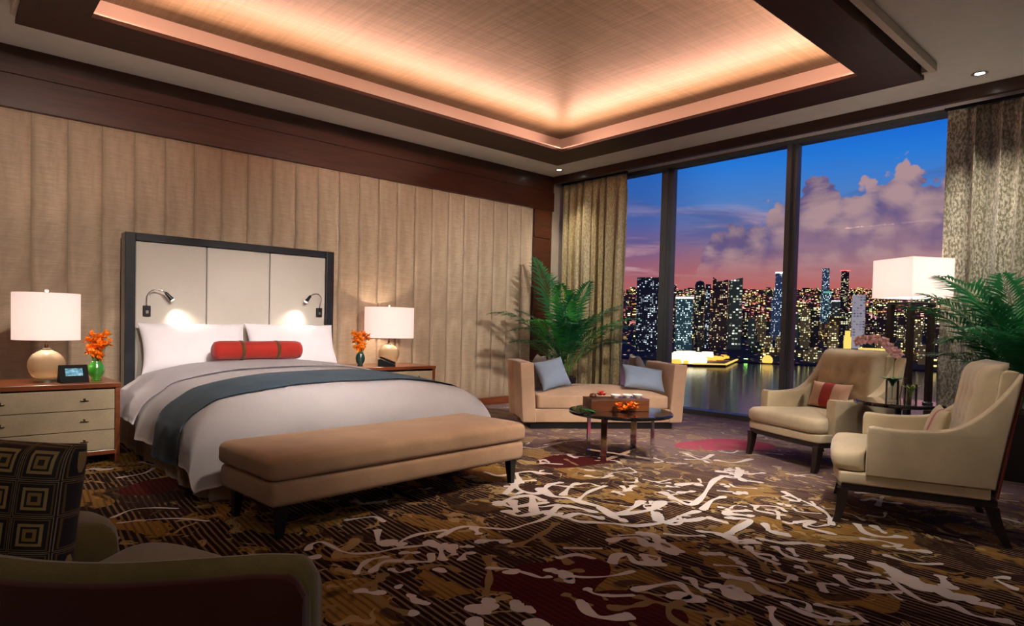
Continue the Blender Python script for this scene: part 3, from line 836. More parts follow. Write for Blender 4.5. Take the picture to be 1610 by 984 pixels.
# ================================================================== FURNITURE
# ------------------------------------------------------------------ bed
BX0, BX1 = 1.33, 3.44
HB = thing('bed', 'large bed with black framed white leather headboard and pleated beige valance', 'bed', (0, 0, 0))
bm = new_bm()
hy = 6.60
box(bm, BX0, BX0+.09, hy-.05, hy+.10, 0, 1.925, bev=.005); box(bm, BX1-.09, BX1, hy-.05, hy+.10, 0, 1.925, bev=.005)
box(bm, BX0+.09, BX1-.09, hy-.05, hy+.10, 1.855, 1.925, bev=.005)
obj('headboard_frame', bm, M['black_frame'], HB, label='black lacquered frame')
w3 = (BX1-BX0-.18)/3
for k in range(3):
    bm = new_bm(); dx = BX0+.09+k*w3
    box(bm, dx+.004, dx+w3-.004, hy-.025, hy+.07, .30, 1.852, bev=.012, seg=3)
    obj('headboard_panel', bm, M['headboard'], HB, smooth=True)
MX0, MX1, MY0, MY1 = 1.30, 3.46, 4.05, 6.54
bm = new_bm(); box(bm, MX0+.06, MX1-.06, MY0+.06, MY1, .14, .32, bev=.02)
obj('bed_base', bm, M['black_metal'], HB)
bm = new_bm(); dome_block(bm, MX0+.10, MX1-.10, MY0+.12, MY1, .322, .55, r=.07, crown=.02)
obj('mattress', bm, M['white_linen'], HB, smooth='all')
# valance with corner pleats
bm = new_bm()
path = []
def addp(x, y, nx, ny):
    path.append((x, y, nx, ny))
N = 90
for i in range(N): addp(MX0-.005, MY1-(MY1-MY0)*i/N, -1, 0)
for i in range(N): addp(MX0+(MX1-MX0)*i/N, MY0-.005, 0, -1)
for i in range(N+1): addp(MX1+.005, MY0+(MY1-MY0)*i/N, 1, 0)
def vf(u, v):
    i = min(len(path)-1, int(round(u*(len(path)-1)))); x, y, nx, ny = path[i]
    w = .012*math.sin(i*.55)*(1-v)+.006*math.sin(i*1.7+1)*(1-v)
    cdist = min(abs(i-N), abs(i-2*N))
    pl = -.035*math.exp(-((cdist-2.5)/1.6)**2)*(1-.4*v)
    return Vector((x+nx*(w+pl+.012*(1-v)), y+ny*(w+pl+.012*(1-v)), .012+v*.40))
grid(bm, len(path), 10, vf)
bmesh.ops.solidify(bm, geom=bm.faces[:], thickness=.004)
obj('valance', bm, M['skirt'], HB, smooth='all', label='pleated beige valance')

# draped bedding: one shell function for duvet, throw and folded sheet
CXB = (MX0+MX1)/2; HWB = 1.02; FOOT = 4.24
def shell(s, t, off=0.0, puff=.135, wr=.010, z0=.60):
    """s: signed distance across, t: distance along from y=6.9 towards the foot"""
    y = 6.9 - t
    rr = .27
    as_ = abs(s); sg = 1 if s >= 0 else -1
    def roll(a, lim):  # arc length -> (horizontal, drop)
        if a <= lim: return a, 0.0
        e = a-lim
        if e < rr*PI/2: th = e/rr; return lim+rr*math.sin(th), rr*(1-math.cos(th))
        return lim+rr+.06*(e-rr*PI/2), rr+(e-rr*PI/2)
    hx, dxp = roll(as_, HWB-.08)
    yy = 6.9-FOOT; hy_, dyp = roll(t, yy)
    x = CXB+sg*hx; Y = 6.9-hy_
    drop = (dxp**2.2+dyp**2.2)**(1/2.2) if (dxp > 0 and dyp > 0) else dxp+dyp
    u = min(1, as_/(HWB+.05)); head = min(1, max(0, (t-.3)/.6)); ft = min(1, max(0, (yy+.15-t)/.9))
    crown = puff*(1-u**3.0)*(.55+.45*math.sin(min(1, max(0, ft))*PI/2))
    z = z0+crown-drop
    n = noise.noise(Vector((x*1.8, Y*1.8, 3.3)))*wr + noise.noise(Vector((x*5, Y*5, 1.3)))*wr*.35
    z += n
    # folds on hanging parts
    if dxp > .12:
        k = min(1, (dxp-.12)/.25); x += sg*k*(.022*math.sin(Y*11+1)+.012*math.sin(Y*23))
    if dyp > .12:
        k = min(1, (dyp-.12)/.25); Y -= k*(.015*math.sin(x*9))
    ox = off*sg*min(1, dxp/.12) if dxp > 0 else 0
    oy = off*min(1, dyp/.12) if dyp > 0 else 0
    return Vector((x+ox, Y-oy, max(.05, z+off*(1 if drop < .15 else .4))))
def sheetmesh(sL, sR, t0, t1, ns, nt, off, thick, fL=None, **kw):
    bm = new_bm()
    def fn(u, v):
        t = t0+(t1-t0)*v
        L = sL(v) if callable(sL) else sL; R = sR(v) if callable(sR) else sR
        s = L+(R-L)*u
        return shell(s, t(u) if callable(t) else t, off, **kw)
    grid(bm, ns, nt, fn)
    bmesh.ops.solidify(bm, geom=bm.faces[:], thickness=-thick)
    return bm
bm = sheetmesh(lambda v: -(1.46-.20*max(0, (v-.78)/.22)**2), lambda v: 1.46-.20*max(0, (v-.78)/.22)**2, 1.45, 3.30, 90, 80, 0.0, .012)
d = obj('duvet', bm, M['duvet'], smooth='all'); tag(d, 'thick white duvet spread over the bed, its corner hanging at the foot', 'duvet')
bm = new_bm()
def tf(u, v):
    s = -1.50+2.95*u
    t = 2.10+.56*v+.03*math.sin(u*7)
    return shell(s, t, .014)
grid(bm, 80, 16, tf); bmesh.ops.solidify(bm, geom=bm.faces[:], thickness=-.008)
d = obj('throw_blanket', bm, M['throw'], smooth='all'); tag(d, 'slate teal knitted throw laid across the white duvet', 'throw')
bm = new_bm()
def sf(u, v):
    s = -1.36+2.70*u
    t = .72+.92*v+.05*math.sin(u*9)*(1 if abs(u-.5) > .38 else .1)
    p = shell(s, t, .014+.016*max(0, math.sin(v*PI))**.5)
    if abs(s) > 1.1: p.x += (-1 if s < 0 else 1)*.03*(abs(s)-1.1)/.28*(.6+.4*math.sin(t*14))
    return p
grid(bm, 80, 20, sf); bmesh.ops.solidify(bm, geom=bm.faces[:], thickness=-.010)
d = obj('folded_sheet', bm, M['white_linen'], smooth='all'); tag(d, 'crisp white sheet folded back over the top edge of the duvet', 'sheet')

def pillow(x, y, z, w, h, th, tilt, label, rz=0, seed=0):
    Mx = Matrix.Rotation(rz, 3, 'Z') @ Matrix.Rotation(math.radians(tilt), 3, 'X')
    bm = new_bm(); cushion(bm, w, h, th, crown=.85, n=22, pinch=.07, p=3.2, wob=.012, M=Mx, c=(0, 0, 0))
    o = obj('pillow', bm, M['white_linen'], smooth='all', loc=(x, y, z)); tag(o, label, 'pillow', 'white pillows standing against the headboard')
    o.data.name = 'pillow'
    return o
pillow(1.90, 6.36, .865, .98, .50, .20, 68, 'white pillow at the left side of the bed, beside the nearer reading lamp')
pillow(2.88, 6.36, .872, .98, .50, .20, 68, 'white pillow at the right side of the bed, nearer the telephone')
# bolster
BO = thing('bolster_cushion', 'red cylindrical bolster with two olive bands lying before the white pillows', 'bolster', (2.36, 5.98, .855))
bm = new_bm(); R_ = .088; L_ = .43
pf = [(0, -L_), (R_*.6, -L_+.004), (R_*.9, -L_+.022), (R_, -L_+.06)] + [(R_*(1+.02*math.sin(k)), -L_+.06+(2*L_-.12)*k/10) for k in range(1, 10)] + [(R_, L_-.06), (R_*.9, L_-.022), (R_*.6, L_-.004), (0, L_)]
lathe(bm, pf, 32); bmesh.ops.rotate(bm, cent=(0, 0, 0), matrix=Matrix.Rotation(PI/2, 3, 'Y'), verts=bm.verts[:])
obj('bolster_body', bm, M['bolster'], BO, smooth='all')
for xx in (-.17, .17):
    bm = new_bm(); lathe(bm, [(R_*1.0, xx-.018), (R_*1.05, xx-.014), (R_*1.05, xx+.014), (R_*1.0, xx+.018)], 32)
    bmesh.ops.rotate(bm, cent=(0, 0, 0), matrix=Matrix.Rotation(PI/2, 3, 'Y'), verts=bm.verts[:])
    obj('band', bm, M['bolster_band'], BO, smooth='all', label='olive brown band')

# reading lamps on the headboard
def reading(x, z, sgn, label):
    t_ = thing('reading_lamp', label, 'reading lamp', (x, hy-.025, z), group='reading lamps on the headboard')
    bm = new_bm(); box(bm, -.033, .033, -.022, -.001, -.055, .045, bev=.004)
    w = obj('wall_plate', bm, M['black_metal'], t_)
    bm = new_bm(); box(bm, -.012, .012, -.030, -.0225, -.03, .0, bev=.003)
    obj('switch', bm, M['steel'], w)
    pts = [(0, -.014, .045), (-.004*sgn, -.035, .10), (0, -.06, .155), (.05*sgn, -.075, .195), (.11*sgn, -.085, .19), (.15*sgn, -.09, .165)]
    sm = []
    for i in range(len(pts)-1):
        a, b2 = Vector(pts[max(0, i-1)]), Vector(pts[i]); c, d2 = Vector(pts[i+1]), Vector(pts[min(len(pts)-1, i+2)])
        for k in range(5):
            s = k/5; sm.append(.5*((2*b2)+(c-a)*s+(2*a-5*b2+4*c-d2)*s*s+(3*b2-a-3*c+d2)*s**3))
    sm.append(Vector(pts[-1]))
    bm = new_bm(); tube(bm, sm, .0055, 8); obj('gooseneck', bm, M['chrome'], t_, smooth='all')
    bm = new_bm()
    a = Vector((.14*sgn, -.09, .175)); b2 = Vector((.20*sgn, -.10, .105))
    tube(bm, [a, a.lerp(b2, .15), a.lerp(b2, .5), b2], [.008, .015, .016, .022], 14)
    obj('lamp_head', bm, M['black_metal'], t_, smooth=True)
    bm = new_bm(); tube(bm, [b2+Vector((.0005*sgn, 0, -.0006)), b2+Vector((.002*sgn, 0, -.003))], [.017, .015], 12)
    obj('bulb', bm, M['led'], t_)
    tgt = Vector((x+.42*sgn, hy-.06, z-.50))
    spot('reading_beam', Vector((x, hy-.025, z))+b2+Vector((.004*sgn, -.01, -.008)), tgt, 14, 95, 1.0, (1, .88, .74), .012)
reading(1.518, 1.21, 1, 'chrome gooseneck reading lamp on the left headboard panel, arched to the right')
reading(3.270, 1.245, -1, 'chrome gooseneck reading lamp on the right headboard panel, by the frame edge')

# ------------------------------------------------------------------ nightstands
def nightstand(x0, x1, y0, y1, label, zt=.63):
    t_ = thing('nightstand', label, 'nightstand', ((x0+x1)/2, (y0+y1)/2, 0), group='nightstands beside the bed')
    w, d = x1-x0, y1-y0
    bm = new_bm(); f = .035
    box(bm, -w/2, -w/2+f, -d/2, d/2, 0.0, zt-.036, bev=.003); box(bm, w/2-f, w/2, -d/2, d/2, 0.0, zt-.036, bev=.003)
    box(bm, -w/2+f, w/2-f, -d/2, d/2, .075, .11, bev=.003); box(bm, -w/2+f, w/2-f, d/2-.02, d/2, .11, zt-.036)
    obj('carcass', bm, M['stand_wood'], t_)
    bm = new_bm(); box(bm, -w/2-.004, w/2+.004, -d/2-.008, d/2, zt-.035, zt, bev=.003)
    obj('top', bm, M['stand_wood'], t_)
    zs = [.113, .271, .429]; hh = .156
    for z in zs:
        bm = new_bm(); box(bm, -w/2+f+.003, w/2-f-.003, -d/2+.004, d/2-.05, z, z+hh-.003, bev=.003)
        dr = obj('drawer', bm, M['drawer'], t_)
        for sx in (-.25, .26):
            bm = new_bm(); cx = sx*w
            box(bm, cx-.028, cx+.028, -d/2-.012, -d/2-.004, z+hh/2-.008, z+hh/2, bev=.002)
            box(bm, cx-.007, cx+.007, -d/2-.016, -d/2+.003, z+hh/2-.008, z+hh/2+.016, bev=.003)
            obj('knob', bm, M['bronze'], dr)
    return t_
nightstand(.10, 1.112, 5.60, 6.22, 'wood-framed nightstand with three cream drawers, left of the bed')
nightstand(3.60, 4.60, 6.16, 6.78, 'wood-framed nightstand right of the bed, mostly hidden by the duvet', .64)

def table_lamp(x, y, z, label, s=1.0):
    t_ = thing('table_lamp', label, 'table lamp', (x, y, z), group='glass table lamps on the nightstands')
    bm = new_bm(); lathe(bm, [(0, 0), (.085, 0), (.085, .012), (.08, .016), (0, .016)], 32)
    obj('base_plate', bm, M['steel'], t_, smooth=True)
    bm = new_bm()
    pf = [(.062, .017), (.092, .04), (.115, .075), (.126, .115), (.124, .15), (.112, .185), (.09, .212), (.062, .232), (.040, .242), (.030, .245)]
    lathe(bm, pf+[(r-.006, zz) for r, zz in reversed(pf)], 40, closed=True)
    obj('glass_body', bm, M['amber_glass'], t_, smooth='all', label='amber glass globe')
    bm = new_bm(); tube(bm, [(0, 0, .017), (0, 0, .34)], .006, 10); obj('stem', bm, M['bronze'], t_, smooth=True)
    bm = new_bm(); lathe(bm, [(0, .246), (.034, .246), (.030, .258), (.014, .262), (.014, .29), (0, .29)], 20); obj('collar', bm, M['bronze'], t_, smooth=True)
    bm = new_bm(); r0 = .272; z0, z1 = .325, .685
    r0 = .225*s
    prof = [(r0, z0), (r0, z1), (r0-.004, z1), (r0-.004, z0)]
    lathe(bm, prof, 56, closed=True)
    sh = obj('lamp_shade', bm, M['shade'], t_, smooth=True)
    bm = new_bm(); tube(bm, [(0, 0, .34), (0, 0, .692)], .004, 8)
    for k in range(3):
        a = k*2*PI/3; tube(bm, [(0, 0, z1-.01), ((r0-.003)*math.cos(a), (r0-.003)*math.sin(a), z1-.006)], .0025, 6)
    obj('harp', bm, M['steel'], t_, smooth=True)
    bm = new_bm(); lathe(bm, [(0, .692), (.010, .694), (.016, .704), (.012, .716), (0, .720)], 16); obj('finial', bm, M['ceramic'], t_, smooth='all')
    bm = new_bm(); bmesh.ops.create_uvsphere(bm, u_segments=16, v_segments=10, radius=.028); bmesh.ops.translate(bm, vec=(0, 0, .50), verts=bm.verts[:])
    p = point('bulb_light', (x, y, z+.46), 13, (1, .80, .62), .035)
    bm.free()
    return t_
table_lamp(.665, 5.93, .63, 'amber glass lamp with white drum shade on the left nightstand', 1.0)
table_lamp(4.14, 6.48, .64, 'amber glass lamp with white drum shade on the nightstand beyond the bed', 1.30)

def orchid_bowl(x, y, z, label, gm, r, label_v):
    t_ = thing('flower_vase', label, 'vase of flowers', (x, y, z), group='small vases of orange orchids')
    bm = new_bm(); pf = [(r*.55, .0), (r*.62, .004), (r*.5, .02), (r*.85, .05), (r, .085), (r*.92, .12), (r*.62, .148), (r*.66, .155)]
    lathe(bm, pf+[(max(.004, a-.004), b+(.004 if i == 0 else 0)) for i, (a, b) in reversed(list(enumerate(pf)))], 28, closed=True)
    obj('vase', bm, gm, t_, smooth='all', label=label_v)
    rnd = random.Random(int(x*100))
    bm = new_bm()
    heads = []
    for k in range(26):
        a = rnd.uniform(0, 2*PI); hz = rnd.uniform(.19, .37); R = rnd.uniform(.01, .05+.30*(hz-.19))
        heads.append((R*math.cos(a), R*math.sin(a), hz)); tube(bm, [(0, 0, .03), (R*.3*math.cos(a), R*.3*math.sin(a), .12), heads[-1]], .0022, 5)
    obj('stems', bm, M['stem'], t_)
    for hx, hy2, hz in heads:
        bm = new_bm()
        for q in range(10):
            d0 = Vector((rnd.gauss(0, 1), rnd.gauss(0, 1), rnd.gauss(.3, .8))).normalized()
            u = d0.cross(Vector((.3, .2, 1))).normalized(); L = rnd.uniform(.040, .062); w = L*.42
            c = Vector((hx, hy2, hz)); nrm = u.cross(d0)
            v = [bm.verts.new(c), bm.verts.new(c+d0*L*.5+u*w+nrm*.004), bm.verts.new(c+d0*L+nrm*.010), bm.verts.new(c+d0*L*.5-u*w+nrm*.004), bm.verts.new(c+d0*L*.55-nrm*.004)]
            bm.faces.new((v[0], v[1], v[4])); bm.faces.new((v[1], v[2], v[4])); bm.faces.new((v[2], v[3], v[4])); bm.faces.new((v[3], v[0], v[4]))
        obj('blossom', bm, M['orange'], t_)
orchid_bowl(.99, 5.86, .63, 'orange orchids in a bright green glass bowl on the left nightstand', M['green_glass'], .062, 'green glass bowl')
orchid_bowl(3.72, 6.42, .64, 'orange orchids in a dark bottle vase between bed and telephone', M['dkgreen_glass'], .055, 'dark glass bottle vase')

# clock radio with lit screen
t_ = thing('bedside_tablet', 'black bedside control screen leaning on the left nightstand in front of the lamp', 'control screen', (.82, 5.76, .63), math.radians(6))
bm = new_bm(); prism(bm, [(-.045, 0), (.055, 0), (.020, .135), (.008, .135)], -.098, .098, 'x', bev=.003)
obj('housing', bm, M['phone'], t_)
m, t, b, o = mat('screen_image')
tc = t.new('ShaderNodeTexCoord').outputs['Object']
n = t.noise(t.mapping(tc, scale=(18, 1, 40)), 1.0, 4, .6)
t.put(b.inputs['Emission Color'], t.ramp(n, [(.35, srgb(20, 60, 80)), (.5, srgb(90, 160, 185)), (.65, srgb(170, 215, 230))])); b.inputs['Emission Strength'].default_value = .8
t.put(b.inputs['Base Color'], (.01, .01, .01)); M['screen'] = m
bm = new_bm(); th = math.atan2(.053, .135)
box(bm, -.058, .058, -.0015, .0, -.030, .030)
bmesh.ops.rotate(bm, cent=(0, 0, 0), matrix=Matrix.Rotation(-th, 3, 'X'), verts=bm.verts[:])
bmesh.ops.translate(bm, vec=(0, -.045+.053*.60-.0012, .135*.60), verts=bm.verts[:])
obj('screen', bm, M['screen'], t_)

# telephone
t_ = thing('telephone', 'black and grey desk telephone on the nightstand beyond the bed', 'telephone', (3.99, 6.30, .64), math.radians(-28))
bm = new_bm(); prism(bm, [(-.09, 0), (.10, 0), (.10, .018), (-.07, .085), (-.09, .08)], -.08, .08, 'y', bev=.004)
obj('base', bm, M['phone'], t_)
bm = new_bm(); a = math.atan2(-.067, .17)
box(bm, -.055, .075, -.045, .07, -.002, .004, bev=.001); bmesh.ops.rotate(bm, cent=(0, 0, 0), matrix=Matrix.Rotation(-a, 3, 'Y'), verts=bm.verts[:]); bmesh.ops.translate(bm, vec=(.008, .0, .058), verts=bm.verts[:])
obj('keypad', bm, M['grey_plastic'], t_)
bm = new_bm(); box(bm, -.095, .095, -.078, -.050, .004, .028, bev=.010, seg=3); bmesh.ops.rotate(bm, cent=(0, 0, 0), matrix=Matrix.Rotation(-a, 3, 'Y'), verts=bm.verts[:]); bmesh.ops.translate(bm, vec=(.008, .0, .060), verts=bm.verts[:])
obj('handset', bm, M['phone'], t_, smooth=True)

# ------------------------------------------------------------------ bench
t_ = thing('bed_bench', 'long tan upholstered bench on black feet at the foot of the bed', 'bench', (2.27, 3.525, 0), math.radians(4.6))
hw, hd = 1.0, .33
bm = new_bm(); box(bm, -hw+.012, hw-.012, -hd+.012, hd-.012, .175, .315, bev=.035, seg=4); obj('seat_base', bm, M['bench'], t_, smooth='all')
bm = new_bm(); dome_block(bm, -hw, hw, -hd, hd, .315, .445, r=.045, crown=.02); obj('seat_cushion', bm, M['bench'], t_, smooth='all')
for sx in (-1, 1):
    for sy in (-1, 1):
        bm = new_bm(); cx, cy = sx*(hw-.10), sy*(hd-.07)
        g8 = []
        for z, r in ((0, .017), (.178, .030)):
            g8.append([bm.verts.new((cx+sx*(.012 if z == 0 else 0)+a*r, cy+b2*r, z)) for a, b2 in ((-1, -1), (1, -1), (1, 1), (-1, 1))])
        for i in range(4): bm.faces.new((g8[0][i], g8[0][(i+1) % 4], g8[1][(i+1) % 4], g8[1][i]))
        bm.faces.new(g8[0]); bm.faces.new(g8[1])
        obj('leg', bm, M['black_metal'], t_)

# ------------------------------------------------------------------ daybed by the window
DA = math.atan2(-.54, .84)
t_ = thing('daybed', 'cream upholstered daybed with two raised arms in front of the window', 'daybed', (4.95, 5.0, 0), DA)
DL, DD = 1.86, .82
bm = new_bm(); box(bm, .10, DL-.10, .05, DD-.05, 0, .075); obj('plinth', bm, M['black_metal'], t_, label='black recessed plinth')
bm = new_bm(); box(bm, .125, DL-.125, .02, DD-.02, .075, .225, bev=.012, seg=3); obj('seat_base', bm, M['beige'], t_, smooth=True)
bm = new_bm(); dome_block(bm, .165, DL-.165, .012, DD-.012, .227, .385, r=.035, crown=.085); obj('seat_cushion', bm, M['beige'], t_, smooth='all')
for sx in (0, 1):
    bm = new_bm()
    # slab leaning outwards, concave outer side
    def fn(u, v, sx=sx):
        # u around section (x,y plan loop), v height
        sec = [(.0, 0), (.155, 0), (.155, DD), (.0, DD), (-.0, DD-.12), (.035, DD-.2), (.035, .30), (.01, .16)]
        n = len(sec); k = u*n; i = int(k) % n; f = k-int(k)
        a, b2 = sec[i], sec[(i+1) % n]
        x = a[0]+(b2[0]-a[0])*f; y = a[1]+(b2[1]-a[1])*f
        z = .075+v*.665; lean = -.045*v
        return Vector((x+lean if sx == 0 else DL-(x+lean), y, z))
    vs_ = grid(bm, 64, 12, fn, closed_u=True)
    bm.faces.new([r[0] for r in vs_]); bm.faces.new([r[-1] for r in vs_])
    bmesh.ops.recalc_face_normals(bm, faces=bm.faces[:])
    es = [e for e in bm.edges if e.calc_length() and len(e.link_faces) == 2 and e.calc_face_angle(0) > .9]
    bmesh.ops.bevel(bm, geom=es, offset=.022, segments=4, affect='EDGES', profile=.5, clamp_overlap=True)
    obj('arm', bm, M['beige'], t_, smooth='all')
def loc_of(o, x, y, z):
    return Matrix.Translation(o.location) @ Matrix.Rotation(o.rotation_euler.z, 4, 'Z') @ Vector((x, y, z))
def throw_cushion(name, label, par, x, y, z, w, h, th, rx, ry, rz, m, group=None, band=None, cat='cushion', pin=.10):
    p = loc_of(par, x, y, z)
    t2 = thing(name, label, cat, p, group=group)
    Mx = Matrix.Rotation(par.rotation_euler.z+math.radians(rz), 3, 'Z') @ Matrix.Rotation(math.radians(rx), 3, 'X') @ Matrix.Rotation(math.radians(ry), 3, 'Y')
    bm = new_bm(); cushion(bm, w, h, th, crown=.92, n=18, pinch=pin, p=3.0, M=Mx)
    obj('cover', bm, m, t2, smooth='all')
    if band:
        bm = new_bm(); bw, bc = band[1], band[2]
        top = grid(bm, 8, 18, lambda u, v: Mx @ Vector((bc+(u-.5)*bw, (v*2-1)*h/2*.965*(1-.0), (th/2*.92*(max(0, 1-abs(v*2-1)**3)*max(0, 1-abs((bc+(u-.5)*bw)*2/w)**3))**.5)*1.0+.0035+th*.04)))
        obj('band', bm, band[0], t2, smooth='all')
    return t2
throw_cushion('cushion', 'grey square cushion leaning on the left arm of the daybed', t_, .27, .55, .60, .42, .42, .13, 0, -74, 0, M['grey_cush'], 'cushions on the daybed')
throw_cushion('cushion', 'pale blue cushion leaning at the left arm of the daybed, before a grey one', t_, .39, .27, .60, .38, .36, .13, 62, -24, 38, M['blue_cush'], 'cushions on the daybed')
throw_cushion('cushion', 'grey square cushion leaning on the right arm of the daybed, by the window', t_, DL-.29, .62, .62, .42, .44, .13, 0, 72, -8, M['grey_cush'], 'cushions on the daybed')
throw_cushion('cushion', 'pale blue oblong cushion lying against the right arm of the daybed', t_, DL-.40, .19, .565, .50, .30, .14, 56, 14, -12, M['blue_cush'], 'cushions on the daybed')

# ------------------------------------------------------------------ coffee table
CT = thing('coffee_table', 'round black glass coffee table on a crossed flat chrome base', 'coffee table', (4.655, 3.475, 0), 0)
bm = new_bm(); lathe(bm, [(0, .380), (.445, .380), (.455, .386), (.455, .402), (.448, .410), (0, .410)], 64); obj('table_top', bm, M['black_glass'], CT, smooth=True)
for ang in (0, PI/2):
    bm = new_bm(); r = .31; w = .028; th = .010
    off = .011 if ang else 0
    box(bm, -r, r, -w, w, off, off+th); 
    box(bm, -r, -r+th, -w, w, off+th, .378); box(bm, r-th, r, -w, w, off+th, .378)
    bmesh.ops.rotate(bm, cent=(0, 0, 0), matrix=Matrix.Rotation(ang+math.radians(12), 3, 'Z'), verts=bm.verts[:])
    obj('base_hoop', bm, M['chrome'], CT)
# wooden tray box with bowls
BXA = math.radians(-31)
BXT = thing('wooden_box', 'low brown wooden box on the coffee table, holding white dishes', 'box', (4.66, 3.53, .411), BXA)
bm = new_bm(); box(bm, -.27, .27, -.115, .115, 0, .10, bev=.004); obj('box_body', bm, M['box_wood'], BXT)
bm = new_bm(); box(bm, -.272, .272, -.117, .117, .1005, .108, bev=.002); obj('lid', bm, M['box_wood'], BXT)
for k, (bx, by, nm) in enumerate(((-.01, -.015, 'nearest the flowers'), (.10, -.015, 'in the middle of three'), (.205, .0, 'nearest the window'))):
    p = loc_of(BXT, bx, by, .1085)
    bm = new_bm(); pf = [(0, 0), (.022, 0), (.024, .004), (.042, .022), (.047, .032), (.043, .032), (.036, .022), (.02, .010), (0, .008)]
    lathe(bm, pf, 28); o = obj('bowl', bm, M['ceramic'], smooth='all', loc=p); tag(o, 'small white bowl on the wooden box, ' + nm, 'bowl', 'white bowls on the wooden box')
def blossoms(name, label, p, n, spread, m, cat, seed, size=.03, hz=.02, group=None):
    rnd = random.Random(seed); t2 = thing(name, label, cat, p, group=group)
    for k in range(n):
        c = Vector((rnd.gauss(0, spread[0]), rnd.gauss(0, spread[1]), size*.9+rnd.uniform(0, hz)))
        bm = new_bm()
        for q in range(7):
            a = q*2*PI/7+rnd.uniform(0, .5); d0 = Vector((math.cos(a), math.sin(a), rnd.uniform(.1, .7))).normalized(); u = Vector((-math.sin(a), math.cos(a), 0)); L = size*rnd.uniform(.8, 1.2); w = L*.42
            v = [bm.verts.new(c-Vector((0, 0, size*.4))), bm.verts.new(c+d0*L*.55+u*w), bm.verts.new(c+d0*L+Vector((0, 0, .004))), bm.verts.new(c+d0*L*.55-u*w), bm.verts.new(c+d0*L*.5-Vector((0, 0, .006)))]
            for i in range(4): bm.faces.new((v[i], v[(i+1) % 4], v[4]))
            bm.faces.new((v[0], v[1], v[2], v[3]))
        o = obj('blossom', bm, m, t2)
    return t2
BXp = loc_of(BXT, .02, -.215, .0)
blossoms('orange_flowers', 'heap of orange blossoms lying before the wooden box on the coffee table', (BXp.x, BXp.y, .411), 18, (.075, .035), M['orange'], 'flowers', 4, .034, .045)
BXp = loc_of(BXT, -.14, .0, .1085)
blossoms('red_flower', 'red orange flower resting on the left end of the wooden box', BXp, 4, (.018, .018), M['redfl'], 'flower', 9, .03, .03)
bm = new_bm(); lathe(bm, [(0, 0), (.03, 0), (.034, .012), (.026, .03), (.008, .036), (0, .034)], 20)
p = loc_of(BXT, -.20, .04, .1085); o = obj('lidded_cup', bm, M['box_wood'], smooth='all', loc=p); tag(o, 'little brown wooden cup on the box behind the red flower', 'cup')
bl = thing('leaf_sprig', 'flat dark green leaves lying on the left edge of the black coffee table', 'leaves', (4.31, 3.58, .412), -.9)
for k in range(3):
    bm = new_bm(); L = .095; a = (-.5, .5, 1.7)[k]
    gv = grid(bm, 9, 5, lambda u, v: Vector((u*L, (v-.5)*.06*math.sin(u*PI)**.8, .002+.012*math.sin(u*PI)+.006*abs(v-.5)+.003*k)))
    bmesh.ops.rotate(bm, cent=(0, 0, 0), matrix=Matrix.Rotation(a, 3, 'Z'), verts=bm.verts[:])
    obj('leaf', bm, M['leaf'], bl, smooth='all')

